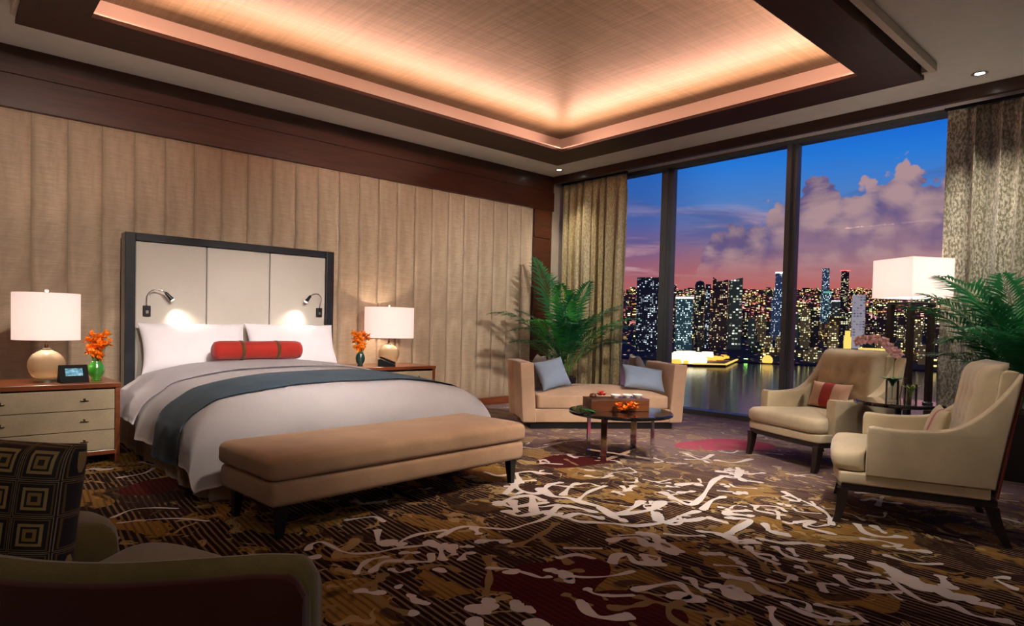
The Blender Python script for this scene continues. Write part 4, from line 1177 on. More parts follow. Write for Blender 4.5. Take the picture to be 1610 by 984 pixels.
# ------------------------------------------------------------------ armchairs
def armchair(cx, cy, rz, label):
    """local: +y faces forward, near feet at y=+.36 (front) and -.36 (rear)"""
    t_ = thing('armchair', label, 'armchair', (cx, cy, 0), rz, 'cream armchairs round the side table')
    hw = .43
    # dark base rail (curved front) and legs
    bm = new_bm()
    def ry(x): return .38+.035*(1-(x/hw)**2)
    n = 14
    A = []
    for i in range(n+1):
        x = -hw+.015+(2*hw-.03)*i/n; y = ry(x)-.01
        A.append((x, y))
    for (p, q) in zip(A, A[1:]):
        g1 = [bm.verts.new(v) for v in ((p[0], p[1]-.03, .205), (q[0], q[1]-.03, .205), (q[0], q[1], .205), (p[0], p[1], .205), (p[0], p[1]-.03, .245), (q[0], q[1]-.03, .245), (q[0], q[1], .245), (p[0], p[1], .245))]
        for f in ((0, 1, 2, 3), (4, 5, 6, 7), (0, 1, 5, 4), (2, 3, 7, 6), (0, 3, 7, 4), (1, 2, 6, 5)): bm.faces.new([g1[k] for k in f])
    bmesh.ops.remove_doubles(bm, verts=bm.verts[:], dist=.0005)
    for sx in (-1, 1): box(bm, min(sx*(hw-.045), sx*(hw-.012)), max(sx*(hw-.045), sx*(hw-.012)), -.40, .36, .205, .245)
    box(bm, -hw+.045, hw-.045, -.405, -.37, .205, .245)
    obj('base_rail', bm, M['dark_wood'], t_)
    for sx in (-1, 1):
        for fr in (1, 0):
            bm = new_bm(); rings = []
            for k in range(9):
                s = k/8; z = .215*(1-s)
                if fr: x = sx*(hw-.035+.0*s); y = .365+.03*(s**2.2); r = .030-.011*s
                else: x = sx*(hw-.035); y = -.375-.085*s**1.3; r = .033-.013*s
                rings.append([bm.verts.new((x+a*r, y+b2*r, z)) for a, b2 in ((-1, -1), (1, -1), (1, 1), (-1, 1))])
            for a, b2 in zip(rings, rings[1:]):
                for i in range(4): bm.faces.new((a[i], a[(i+1) % 4], b2[(i+1) % 4], b2[i]))
            bm.faces.new(rings[0]); bm.faces.new(rings[-1])
            obj('leg', bm, M['dark_wood'], t_, smooth=True)
    # upholstered frame under the cushion
    bm = new_bm(); pts = [(-hw+.005, -.40), (hw-.005, -.40), (hw-.005, .375)] + [(x, ry(x)+.005) for x in [hw-.03-(2*hw-.06)*i/10 for i in range(11)]] + [(-hw+.005, .375)]
    prism(bm, pts, .246, .315, 'z', bev=.012, seg=3); obj('seat_frame', bm, M['chair'], t_, smooth=True)
    # seat cushion: T shape bulging forward
    ol = [(-hw+.09, -.30), (-.2, -.31), (.2, -.31), (hw-.09, -.30), (hw-.088, -.1), (hw-.088, .20), (hw-.085, .258), (hw-.03, .268), (hw-.01, .30), (hw-.01, .385), (hw-.05, .425), (.2, .437), (0, .44), (-.2, .437), (-hw+.05, .425), (-hw+.01, .385), (-hw+.01, .30), (-hw+.03, .268), (-hw+.085, .258), (-hw+.088, .20), (-hw+.088, -.1)]
    bm = new_bm(); rings = []; c = Vector((0, .08)); ol = [Vector(p) for p in ol]
    prof_ = [(.045*(1-math.sin(PI/2*k/4)), .318+.045*(1-math.cos(PI/2*k/4))) for k in range(5)] + [(.05*(1-math.cos(PI/2*k/4)), .395+.05*math.sin(PI/2*k/4)) for k in range(5)]
    for ins, z_ in prof_:
        rings.append([bm.verts.new((p.x*(1-ins/.45), c.y+(p.y-c.y)*(1-ins/.37), z_)) for p in ol])
    for s_ in (.85, .65, .4, .15):
        rings.append([bm.verts.new((p.x*(1-.05/.45)*s_, c.y+(p.y-c.y)*(1-.05/.37)*s_, .445+.028*(1-s_*s_))) for p in ol])
    for a_, b_ in zip(rings, rings[1:]):
        for i in range(len(ol)): bm.faces.new((a_[i], a_[(i+1) % len(ol)], b_[(i+1) % len(ol)], b_[i]))
    bm.faces.new(rings[0]); bm.faces.new(rings[-1])
    obj('seat_cushion', bm, M['chair'], t_, smooth='all')
    # swooping arm panels
    prof = []
    def armz(y):   # y from .25 (front) to -.46 (back top)
        s = (.25-y)/.78
        if s < .42: return .60-.010*math.sin(s/.42*PI)
        k = (s-.42)/.58
        return .60+.33*(.35*k**3+.65*k**1.7)*(1-.0*k)
    for i in range(25):
        y = .25-.78*i/24; prof.append((y, armz(y)))
    poly = [(.25, .31), (.25, .56), (.24, .592)] + prof[1:] + [(-.53, .90), (-.47, .60), (-.42, .31)]
    for sx in (-1, 1):
        bm = new_bm(); a, b2 = sx*(hw-.085), sx*(hw+.012)
        prism(bm, poly, min(a, b2), max(a, b2), 'x', bev=.016, seg=3)
        for v in bm.verts:   # arms flare slightly outward with height
            k = max(0, v.co.z-.55); v.co.x += sx*.03*k
        obj('arm', bm, M['chair'], t_, smooth=True)
    # back shell and rust outer back
    bm = new_bm(); prism(bm, [(-.36, .31), (-.44, .93), (-.47, .945), (-.535, .935), (-.475, .60), (-.42, .31)], -hw+.084, hw-.084, 'x', bev=.015, seg=3)
    obj('back_shell', bm, M['chair'], t_, smooth=True)
    bm = new_bm(); prism(bm, [(-.425, .26), (-.478, .60), (-.538, .925), (-.552, .925), (-.494, .60), (-.440, .26)], -hw-.005, hw+.005, 'x', bev=.004)
    obj('outer_back', bm, M['chair_red'], t_, smooth=True, label='rust coloured outer back')
    # buttoned inner back cushion
    bm = new_bm()
    n1, n2 = 41, 29
    bt = [(bx, bz) for bz in (.66, .80) for bx in ((-.21, -.07, .07, .21) if bz == .80 else (-.14, 0, .14))]
    def bf(u, v, front=True):
        x = (u-.5)*2*(hw-.10); e = (max(0, 1-abs(2*u-1)**10)*max(0, 1-abs(2*v-1)**9))**.5
        z = .46+v*.52; dim = sum(.032*math.exp(-((x-bx)**2+(z-bz)**2)/.0008) for bx, bz in bt)
        tuft = .006*math.cos(x*2*PI/.14)*math.sin(v*PI) if v > .25 else 0
        yb = -.385-.10*v
        return Vector((x, yb+(.145*e-(dim if front else 0)+tuft*(1 if front else 0)) if front else yb-.0+.02*0, z))
    ga = grid(bm, n1, n2, lambda u, v: bf(u, v, True)); gb = grid(bm, n1, n2, lambda u, v: bf(u, v, False))
    bmesh.ops.remove_doubles(bm, verts=bm.verts[:], dist=.0012)
    obj('back_cushion', bm, M['chair'], t_, smooth='all', label='buttoned inner back cushion')
    for ch in t_.children:
        if ch.name.split('.')[0] not in ('leg', 'base_rail'):
            me = ch.data
            for v in me.vertices:
                if v.co.y < 0: v.co.y *= .84
                if v.co.z > .62: v.co.z = .62+(v.co.z-.62)*1.06
        else:
            for v in ch.data.vertices:
                if v.co.y < 0: v.co.y *= .92
    return t_
a1 = math.atan2(.43, -.90)-PI/2
ch1 = armchair(5.975, 2.32, a1, 'cream tufted armchair facing the bed, standing before the window')
a2 = math.atan2(.94, -.34)-PI/2
ch2 = armchair(4.682, 1.262, a2, 'cream armchair seen side-on, rust back panel, by the right palm')
throw_cushion('lumbar_cushion', 'small peach cushion with a red centre in the armchair before the window', ch1, .02, -.13, .585, .44, .24, .09, -72, 0, 0, fabric('peach_fabric', srgb(224, 184, 158)), 'small cushions in the armchairs', band=(M['bolster'], .12, .0))
throw_cushion('lumbar_cushion', 'small cream cushion with rose stripes in the side-on armchair', ch2, .02, -.13, .585, .44, .24, .09, -72, 0, 0, M['chair'], 'small cushions in the armchairs', band=(M['peach_band'], .05, -.08))

# ------------------------------------------------------------------ side table with vases
ST = thing('side_table', 'round black side table on a pedestal between the two cream armchairs', 'side table', (5.65, 1.615, .11))
bm = new_bm(); lathe(bm, [(0, .49), (.29, .49), (.30, .495), (.30, .513), (.292, .52), (0, .52)], 56); obj('table_top', bm, M['black_glass'], ST, smooth=True)
bm = new_bm(); lathe(bm, [(.20, -.11), (.205, -.102), (.19, -.09), (.03, -.08), (.022, -.05), (.022, .45), (.06, .488), (0, .488)], 32); obj('pedestal', bm, M['black_metal'], ST, smooth=True)
def glass_vase(x, y, r, h, label):
    bm = new_bm(); z = .6305
    pf = [(0, z), (r, z), (r, z+h), (r-.004, z+h), (r-.004, z+.012), (0, z+.012)]
    lathe(bm, [(a, b2-z) for a, b2 in pf], 28); o = obj('glass_vase', bm, M['clear_glass'], smooth=True, loc=(x, y, z)); tag(o, label, 'glass vase', 'glass vases on the side table'); return o
glass_vase(5.63, 1.655, .045, .16, 'clear glass vase at the left of the black side table, holding green leaves')
glass_vase(5.64, 1.535, .043, .14, 'clear glass vase at the right of the black side table, beside the leaf-filled one')
bm = new_bm(); lathe(bm, [(0, 0), (.034, 0), (.036, .012), (.030, .014), (.028, .005), (0, .005)], 20); o = obj('glass_dish', bm, M['clear_glass'], smooth=True, loc=(5.66, 1.43, .6305)); tag(o, 'tiny clear glass dish at the right rim of the side table', 'dish')
OR = thing('orchid_arrangement', 'arching stem of pink orchids with green leaves in a glass on the side table', 'orchid', (5.63, 1.655, .645))
pts = [(0, 0, .0), (.01, .0, .15), (.06, .01, .30), (.07, .05, .40), (.03, .14, .455), (-.01, .22, .46)]
bm = new_bm(); tube(bm, pts, .003, 6); obj('flower_stem', bm, M['stem'], OR)
rnd = random.Random(12)
for k, (px_, py_, pz_) in enumerate([(.05, .08, .44), (.03, .13, .46), (.01, .17, .455), (-.01, .21, .455), (.0, .245, .44), (.06, .05, .40), (.065, .02, .37), (.03, -.02, .35)]):
    bm = new_bm()
    for q in range(5):
        a = q*2*PI/5+k; d0 = Vector((.25, math.cos(a), math.sin(a))).normalized()
        d0 = Vector((-.2*1, math.cos(a), math.sin(a))).normalized(); u = Vector((0, -math.sin(a), math.cos(a))); L = .046; w = .026; c = Vector((px_, py_, pz_))
        v = [bm.verts.new(c), bm.verts.new(c+d0*L*.5+u*w), bm.verts.new(c+d0*L), bm.verts.new(c+d0*L*.5-u*w), bm.verts.new(c+d0*L*.5+Vector((-.006, 0, 0)))]
        for i in range(4): bm.faces.new((v[i], v[(i+1) % 4], v[4]))
    obj('orchid_blossom', bm, M['pink'], OR)
def blade(bm, base, yaw, L, w, up0, bend, n=10, twist=0):
    d = Vector((math.cos(yaw), math.sin(yaw), 0)); s_ = Vector((-math.sin(yaw), math.cos(yaw), 0)); p = Vector(base); an = up0
    prev = None
    for i in range(n+1):
        s = i/n; ww = w*math.sin(PI*min(1, s*.92+.08))**.7
        nrm = (-d*math.sin(an)+Vector((0, 0, 1))*math.cos(an))
        cur = [bm.verts.new(p+s_*ww+nrm*ww*.25), bm.verts.new(p), bm.verts.new(p-s_*ww+nrm*ww*.25)]
        if prev:
            bm.faces.new((prev[0], cur[0], cur[1], prev[1])); bm.faces.new((prev[1], cur[1], cur[2], prev[2]))
        prev = cur
        p = p + (d*math.cos(an)+Vector((0, 0, math.sin(an))))*L/n; an -= bend/n
for k in range(7):
    bm = new_bm(); blade(bm, (0, 0, .10), k*.9+.3, .13, .020, 1.15, 1.3); obj('leaf', bm, M['leaf'], OR, smooth='all')
OR2 = thing('leaf_posy', 'short posy of yellow green leaves in the right glass vase', 'leaves', (5.64, 1.535, .645))
m_yg = plain('yellow_green_leaf', (.30, .48, .08), .5, var=.25, vscale=30)
for k in range(7):
    bm = new_bm(); blade(bm, (0, 0, .03), k*.9, .12, .015, 1.3, .9); obj('leaf', bm, m_yg, OR2, smooth='all')

# ------------------------------------------------------------------ floor lamp
FL = thing('floor_lamp', 'floor lamp of four dark wooden posts under a square white shade', 'floor lamp', (7.36, 2.03, 0), math.radians(60.4))
s = .118
for a, b2 in ((-1, -1), (1, -1), (1, 1), (-1, 1)):
    bm = new_bm(); box(bm, a*s-.025, a*s+.025, b2*s-.025, b2*s+.025, .0455, 1.44, bev=.003); obj('post', bm, M['dark_wood'], FL)
bm = new_bm(); box(bm, -.19, .19, -.19, .19, 0, .045, bev=.004); obj('base', bm, M['dark_wood'], FL)
bm = new_bm(); box(bm, -s-.024, s+.024, -s-.024, s+.024, 1.441, 1.462, bev=.003); obj('top_plate', bm, M['dark_wood'], FL)
bm = new_bm(); tube(bm, [(0, 0, 1.463), (0, 0, 1.60)], .012, 12); obj('stem', bm, M['chrome'], FL, smooth=True)
bm = new_bm(); q = .235
ring_o = [(-q, -q), (q, -q), (q, q), (-q, q)]; z0, z1 = 1.505, 1.885
def loopv(k, z): return [bm.verts.new((a*k, b2*k, z)) for a, b2 in ring_o]
r1, r2, r3, r4 = loopv(1, z0), loopv(1, z1), loopv(.975, z1), loopv(.975, z0)
for A_, B_ in ((r1, r2), (r2, r3), (r3, r4), (r4, r1)):
    for i in range(4): bm.faces.new((A_[i], A_[(i+1) % 4], B_[(i+1) % 4], B_[i]))
obj('lamp_shade', bm, M['shade'], FL)
bm = new_bm(); tube(bm, [(-q*.97, 0, 1.60), (q*.97, 0, 1.60)], .003, 6); tube(bm, [(0, -q*.97, 1.60), (0, q*.97, 1.60)], .003, 6); obj('shade_spider', bm, M['steel'], FL)
point('floor_lamp_bulb', (7.36, 2.03, 1.69), 13, (1, .80, .66), .05)

# ------------------------------------------------------------------ palms
def palm(x, y, pot, label, specs, h0, seed, group='potted palms'):
    t_ = thing('potted_palm', label, 'potted palm', (x, y, 0), group=group)
    rnd = random.Random(seed)
    kind, r, hp = pot
    bm = new_bm()
    if kind == 'round': lathe(bm, [(0, 0), (r*.78, 0), (r*.80, .01), (r, hp-.03), (r, hp), (r-.025, hp), (r-.03, hp-.05), (0, hp-.05)], 36)
    else:
        box(bm, -r, r, -r, r, 0, hp-.001, bev=.008)
        box(bm, -r, r, -r, -r+.03, hp-.001, hp+.02, bev=.003); box(bm, -r, r, r-.03, r, hp-.001, hp+.02, bev=.003); box(bm, -r, -r+.03, -r+.03, r-.03, hp-.001, hp+.02); box(bm, r-.03, r, -r+.03, r-.03, hp-.001, hp+.02)
    obj('pot', bm, M['pot'], t_, smooth=(kind == 'round'), label='black planter')
    bm = new_bm(); zs_ = hp-.045 if kind == 'round' else hp+.003
    if kind == 'round': lathe(bm, [(0, zs_+.01), (r*.5, zs_+.006), (r-.035, zs_-.003)], 24)
    else: box(bm, -r+.03, r-.03, -r+.03, r-.03, hp, hp+.012)
    obj('soil', bm, M['soil'], t_)
    for k in range(9):
        bm = new_bm(); a = rnd.uniform(0, 2*PI); rr = rnd.uniform(.02, .09); L = rnd.uniform(.25, .5)*h0
        tube(bm, [(rr*math.cos(a), rr*math.sin(a), hp-.03), (rr*1.3*math.cos(a), rr*1.3*math.sin(a), hp+L*.5), (rr*1.9*math.cos(a), rr*1.9*math.sin(a), hp+L)], [.012, .010, .006], 7)
        obj('cane', bm, M['stem'], t_, smooth='all')
    for (yaw, L, an0, bend, bright) in specs:
        yaw = yaw+rnd.uniform(-.12, .12); bm = new_bm()
        d = Vector((math.cos(yaw), math.sin(yaw), 0)); sd = Vector((-math.sin(yaw), math.cos(yaw), 0))
        p = Vector((rnd.uniform(-.05, .05), rnd.uniform(-.05, .05), hp-.02)); an = an0; n = 24; path = []
        for i in range(n+1):
            path.append((p.copy(), an)); s_ = i/n
            p = p + (d*math.cos(an)+Vector((0, 0, math.sin(an))))*L/n; an -= bend/n*(2*s_+.1)*.9
        tube(bm, [q_[0] for q_ in path], [.006*(1-.8*i/n) for i in range(n+1)], 5, mi=1)
        st = int(n*.36)
        for i in range(st, n+1):
            for sub in (0, .5):
                if i == n and sub: continue
                q0, an_ = path[i]
                if sub: q0 = (path[i][0]+path[i+1][0])/2
                s_ = (i+sub-st)/(n-st)
                LL = L*.235*(math.sin(PI*(.18+.78*s_))**.8)*rnd.uniform(.85, 1.1); w = .0115*(L/1.2)
                tang = d*math.cos(an_)+Vector((0, 0, math.sin(an_))); nrm = -d*math.sin(an_)+Vector((0, 0, math.cos(an_)))
                for sg in (-1, 1):
                    fwd = .55+.7*s_
                    dr = (sd*sg+tang*fwd+nrm*rnd.uniform(.05, .35)).normalized()
                    tip_d = (dr-Vector((0, 0, rnd.uniform(.25, .6)))).normalized()
                    wv = dr.cross(nrm).normalized()*w
                    m1 = q0+dr*LL*.45; tp = m1+tip_d*LL*.55
                    v = [bm.verts.new(q0), bm.verts.new(m1+wv), bm.verts.new(tp), bm.verts.new(m1-wv)]
                    bm.faces.new((v[0], v[1], v[3])); bm.faces.new((v[1], v[2], v[3]))
        obj('frond', bm, [M['palm_lit'] if bright else M['palm'], M['stem']], t_)
    return t_
# azimuth in world: image-left is about yaw 140 deg, image-right about -40 deg, towards viewer -130
R_ = math.radians
LS = [(R_(95), 1.75, 1.42, .5, 0), (R_(150), 1.45, 1.15, 1.5, 0), (R_(168), 1.25, 1.05, 1.5, 0), (R_(200), 1.3, 1.15, 1.5, 1), (R_(225), 1.2, 1.2, 1.5, 0),
      (R_(250), 1.15, 1.25, 1.3, 0), (R_(275), 1.25, 1.15, 1.6, 0), (R_(300), 1.35, 1.1, 1.3, 1), (R_(322), 1.25, 1.0, 1.1, 0), (R_(335), 1.35, 1.2, 1.0, 0),
      (R_(185), .95, 1.0, 1.3, 0), (R_(235), .9, 1.0, 1.2, 0), (R_(290), .95, 1.0, 1.2, 0), (R_(210), 1.45, 1.35, .9, 1), (R_(265), 1.4, 1.42, .7, 0), (R_(310), 1.1, .85, 1.2, 0), (R_(130), 1.2, 1.25, 1.1, 0),
      (R_(175), 1.1, .85, 1.2, 0), (R_(245), 1.25, 1.4, .8, 0), (R_(215), 1.0, 1.3, .9, 0), (R_(285), 1.05, 1.3, .9, 0), (R_(330), 1.0, 1.3, .9, 0), (R_(155), .9, 1.3, .9, 0)]
palm(6.62, 5.90, ('round', .17, .46), 'leafy palm in a black pot in the room corner behind the daybed', LS, 1.0, 21)
RS = [(R_(a), L, an, be, br) for a, L, an, be, br in (
      (140, 1.35, 1.15, 1.3, 0), (155, 1.25, 1.0, 1.5, 0), (120, 1.3, 1.25, 1.1, 0), (170, 1.2, 1.1, 1.4, 0), (190, 1.15, 1.15, 1.5, 0), (215, 1.3, 1.35, 1.0, 1), (235, 1.25, 1.2, 1.2, 1),
      (260, 1.2, 1.2, 1.2, 0), (285, 1.2, 1.2, 1.2, 0), (310, 1.25, 1.2, 1.2, 0), (335, 1.2, 1.2, 1.2, 0), (10, 1.2, 1.3, 1.0, 0), (60, 1.2, 1.3, 1.0, 0), (95, 1.25, 1.35, .8, 0), (145, 1.1, 1.4, .9, 0),
      (165, .95, .9, 1.3, 0), (135, 1.0, .95, 1.4, 0), (200, .95, 1.0, 1.3, 0), (180, 1.3, 1.35, .9, 0), (250, 1.4, 1.45, .7, 1), (225, .95, .9, 1.2, 0), (150, 1.45, 1.3, 1.2, 0), (205, 1.1, 1.3, 1.1, 0), (130, .85, 1.1, 1.4, 0))]
palm(6.74, 1.02, ('square', .25, .52), 'large palm in a square black planter beside the right curtain', RS, .9, 33)

# ------------------------------------------------------------------ foreground lounge chair (back of it)
SF = thing('lounge_chair', 'dark olive lounge chair with maroon outer back, seen from behind in the foreground', 'lounge chair', (.30, 1.60, 0))
def sfp(x, y): return (x-.30, y-1.60)
BK = [(.548, 1.125), (.49, 1.19), (.425, 1.24), (.28, 1.335), (.18, 1.43), (.09, 1.54), (-.04, 1.74), (-.16, 2.0), (-.25, 2.2), (-.28, 2.45)]
def spl(P, k=5):
    Q = []; E = [(2*P[0][0]-P[1][0], 2*P[0][1]-P[1][1])]+P+[(2*P[-1][0]-P[-2][0], 2*P[-1][1]-P[-2][1])]
    for i in range(1, len(E)-2):
        for j in range(k):
            q = j/k; a, b, c, d = E[i-1], E[i], E[i+1], E[i+2]
            Q.append(tuple(.5*((2*b[m_])+(c[m_]-a[m_])*q+(2*a[m_]-5*b[m_]+4*c[m_]-d[m_])*q*q+(3*b[m_]-a[m_]-3*c[m_]+d[m_])*q**3) for m_ in (0, 1)))
    return Q+[P[-1]]
BL = [Vector(sfp(*p)) for p in spl(BK)]
def backtop(s): return .655+.012*math.cos(s*5.5)
for nm, m, o0, o1 in (('outer_back', M['sofa_red'], -.028, .0), ('inner_back', M['sofa_green'], .002, .068)):
    bm = new_bm(); rv = []; n = len(BL)
    for i, p in enumerate(BL):
        d = (BL[min(i+1, n-1)]-BL[max(i-1, 0)]).normalized(); nn = Vector((d.y, -d.x))    # towards the seat
        s_ = i/(n-1); e = min(1, s_*22, (1-s_)*22); top = backtop(s_)-.035*(1-e)**2+(.014 if nm == 'inner_back' else -.004)
        th = o1-o0
        row = [(o0, .09), (o0, top-.015), (o0+th*.12, top-.004), (o0+th*.4, top+.006 if nm == 'inner_back' else top), (o0+th*.75, top), (o1, top-.03 if nm == 'inner_back' else top-.01), (o1, .09)]
        rv.append([bm.verts.new((p.x+nn.x*a_, p.y+nn.y*a_, z_)) for a_, z_ in row])
    for a_, b_ in zip(rv, rv[1:]):
        for k in range(7): bm.faces.new((a_[k], a_[(k+1) % 7], b_[(k+1) % 7], b_[k]))
    bm.faces.new(rv[0]); bm.faces.new(rv[-1])
    obj(nm, bm, m, SF, smooth=True)
def pad(outline, z0, z1, r, crown, cx, cy):
    bm = new_bm(); base = [Vector(sfp(*p)) for p in spl(outline+[outline[0]], 5)[:-1]]; c = Vector(sfp(cx, cy)); rings = []
    for k in range(5):
        t = PI/2*k/4; rings.append([bm.verts.new((*(p-(p-c).normalized()*r*.6*(1-math.sin(t))), z0+r*.6*(1-math.cos(t)))) for p in base])
    for k in range(5):
        t = PI/2*k/4; rings.append([bm.verts.new((*(p-(p-c).normalized()*r*(1-math.cos(t))), z1-r+r*math.sin(t))) for p in base])
    for s_ in (.8, .55, .3, .1):
        rings.append([bm.verts.new((*(c+(p-c)*(1-r/max(.05, (p-c).length))*s_), z1+crown*(1-s_*s_))) for p in base])
    m_ = len(base)
    for a_, b_ in zip(rings, rings[1:]):
        for i in range(m_): bm.faces.new((a_[i], a_[(i+1) % m_], b_[(i+1) % m_], b_[i]))
    bm.faces.new(rings[0]); bm.faces.new(rings[-1]); return bm
obj('seat_cushion', pad([(.64, 1.22), (.72, 1.50), (.715, 1.80), (.64, 2.03), (.56, 2.17), (.475, 2.20), (.37, 2.12), (.24, 2.02), (.14, 1.90), (.20, 1.72), (.34, 1.50), (.50, 1.32)], .24, .445, .05, .02, .42, 1.72), M['sofa_green'], SF, smooth='all')
obj('seat_base', pad([(.62, 1.24), (.68, 1.50), (.67, 1.80), (.60, 2.02), (.46, 2.15), (.40, 2.34), (.20, 2.46), (.0, 2.44), (.0, 2.1), (.18, 1.72), (.34, 1.48), (.48, 1.32)], .09, .235, .02, 0, .36, 1.85), M['sofa_green'], SF, smooth='all')
obj('arm', pad([(.44, 2.24), (.46, 2.36), (.42, 2.48), (.30, 2.54), (.10, 2.56), (.0, 2.48), (.0, 2.32), (.10, 2.24), (.30, 2.22)], .24, .50, .07, .01, .22, 2.38), M['sofa_green'], SF, smooth='all')
for a, b2 in ((.60, 1.34), (.60, 1.95), (.10, 2.36), (.02, 2.05)):
    bm = new_bm(); c_ = sfp(a, b2); box(bm, c_[0]-.025, c_[0]+.025, c_[1]-.025, c_[1]+.025, 0, .088, bev=.003); obj('leg', bm, M['dark_wood'], SF)
# geometric cushion
m, t, b, o = mat('geometric_velvet')
tc = t.new('ShaderNodeTexCoord').outputs['Object']
x, y, z = t.sep(tc)
def tri(v, per): return t.math('MULTIPLY', t.math('ABSOLUTE', t.math('SUBTRACT', t.math('FRACT', t.math('MULTIPLY', v, 1/per)), .5)), 2.0)
per = .088
mx = t.math('MAXIMUM', tri(x, per), tri(y, per))
rg = t.ramp(mx, [(0, (.02, .015, .01)), (.16, srgb(150, 120, 66)), (.34, (.012, .01, .012)), (.46, srgb(165, 140, 90)), (.62, (.012, .01, .012)), (.80, srgb(110, 84, 44)), (.86, (.012, .01, .012)), (.93, srgb(150, 130, 100)), (.965, (.01, .01, .012))], 'CONSTANT')
t.put(b.inputs['Base Color'], rg); b.inputs['Roughness'].default_value = .7
M['geo'] = m
gc = thing('patterned_cushion', 'black cushion with gold nested squares on the foreground lounge chair', 'cushion', (.125, 2.03, .652), rot=(math.radians(84), math.radians(4), math.radians(-38)))
bm = new_bm(); cushion(bm, .40, .36, .17, crown=.62, n=22, pinch=.05, p=3.5); obj('cover', bm, M['geo'], gc, smooth='all')

# ================================================================== OUTSIDE: bay, hills, city
WZ = -95.0
def land(r):
    if r < 2050: return WZ+3
    k = (r-2050)/6000
    return WZ+3+ (k*(561))*(1 if k < 1 else 1)
def bearing(px): v = ray(px, 470); return math.atan2(v.y, v.x)
def hz(px, py, r):
    v = ray(px, py); return EYE.z + v.z/math.hypot(v.x, v.y)*r
def towermat(name, wall, lit, dens, nx, nz, strength, floors=0.0, base=.16):
    strength *= 1.15; dens *= .78
    m, t, b, o = mat(name)
    tc = t.new('ShaderNodeTexCoord').outputs['Object']
    x, y, z = t.sep(tc)
    h = t.math('ADD', x, t.math('MULTIPLY', y, 1.0))
    cx = t.math('MULTIPLY', h, 1/nx); cz = t.math('MULTIPLY', z, 1/nz)
    fx = t.math('FRACT', cx); fz = t.math('FRACT', cz)
    wn = t.new('ShaderNodeTexWhiteNoise', noise_dimensions='4D')
    t.l.new(t.comb(t.math('FLOOR', cx), t.math('FLOOR', cz)), wn.inputs['Vector'])
    oi = t.new('ShaderNodeObjectInfo').outputs['Random']; t.l.new(t.math('MULTIPLY', oi, 50), wn.inputs['W'])
    clump = t.noise(t.mapping(tc, scale=(1/(nx*5), 1/(nx*5), 1/(nz*4))), 1.0, 2, .6)
    on = t.step(t.math('ADD', wn.outputs['Value'], t.math('MULTIPLY', t.math('SUBTRACT', clump, .5), 2.2)), 1-dens, 1-dens+.12)
    win = t.math('MULTIPLY', t.math('MULTIPLY', t.step(fx, .12, .2), t.step(fx, .9, .82)), t.math('MULTIPLY', t.step(fz, .2, .3), t.step(fz, .85, .75)))
    if floors: on = t.math('MAXIMUM', on, t.math('MULTIPLY', t.step(t.noise(t.comb(0.0, 0.0, cz), .9, 1), .5, .55), floors))
    e = t.math('MULTIPLY', t.math('MULTIPLY', on, win), strength)
    t.put(b.inputs['Base Color'], wall); b.inputs['Roughness'].default_value = .6
    wn2 = t.new('ShaderNodeTexWhiteNoise', noise_dimensions='3D'); t.l.new(t.comb(t.math('FLOOR', cx), t.math('FLOOR', cz), 7.0), wn2.inputs['Vector'])
    ec = t.mix(wn2.outputs['Value'], lit, tuple(min(1, v*1.4+.1) for v in lit))
    glow = t.mix(t.math('MULTIPLY', on, win), tuple(w*1.0 for w in wall), ec)
    t.put(b.inputs['Emission Color'], glow)
    t.put(b.inputs['Emission Strength'], t.math('ADD', t.math('MULTIPLY', e, t.math('ADD', .12, t.math('MULTIPLY', t.math('POWER', wn2.outputs['Value'], 2.0), 1.5))), base))
    return m
TM = {
 'navy': towermat('tower_navy', srgb(20, 26, 40), srgb(190, 205, 215), .42, 6, 6, .9),
 'teal': towermat('tower_teal', srgb(50, 90, 95), srgb(190, 225, 225), .6, 5, 7, 1.1),
 'brown': towermat('tower_brown', srgb(40, 26, 28), srgb(235, 190, 140), .40, 6, 6, .9),
 'dark': towermat('tower_dark', srgb(24, 22, 26), srgb(240, 205, 150), .42, 7, 6, 1.0),
 'cream': towermat('tower_cream', srgb(110, 95, 60), srgb(255, 220, 150), .6, 7, 7, 1.2),
 'white': towermat('tower_white', srgb(150, 145, 150), srgb(60, 50, 60), .7, 9, 9, .12, 0, .7),
 'blue': towermat('tower_blue', srgb(70, 90, 115), srgb(190, 215, 230), .5, 5, 6, .9),
 'green': towermat('tower_green', srgb(60, 70, 60), srgb(215, 225, 190), .5, 10, 9, 1.0),
}
E_ = lambda n, c, s: emis(n, c, s)
M['glow_white'] = E_('floodlit_white', (1, .97, .88), 1.6); M['glow_gold'] = E_('floodlit_gold', srgb(250, 200, 95), 1.1); M['glow_warm'] = E_('street_glow', srgb(255, 160, 60), 1.8)
M['glow_cream'] = E_('stadium_glow', srgb(255, 245, 200), 1.5); M['glow_teal'] = E_('lit_teal', srgb(110, 190, 165), .8); M['glow_mag'] = E_('magenta_streak_glow', srgb(255, 40, 150), 120); M['glow_vio'] = E_('violet_sign', srgb(170, 120, 255), 3.0)
M['glow_red'] = E_('red_beacon', srgb(255, 60, 70), 4); M['glow_green'] = E_('green_sign', srgb(120, 200, 80), 25)
CG = 'towers of the city skyline across the bay'
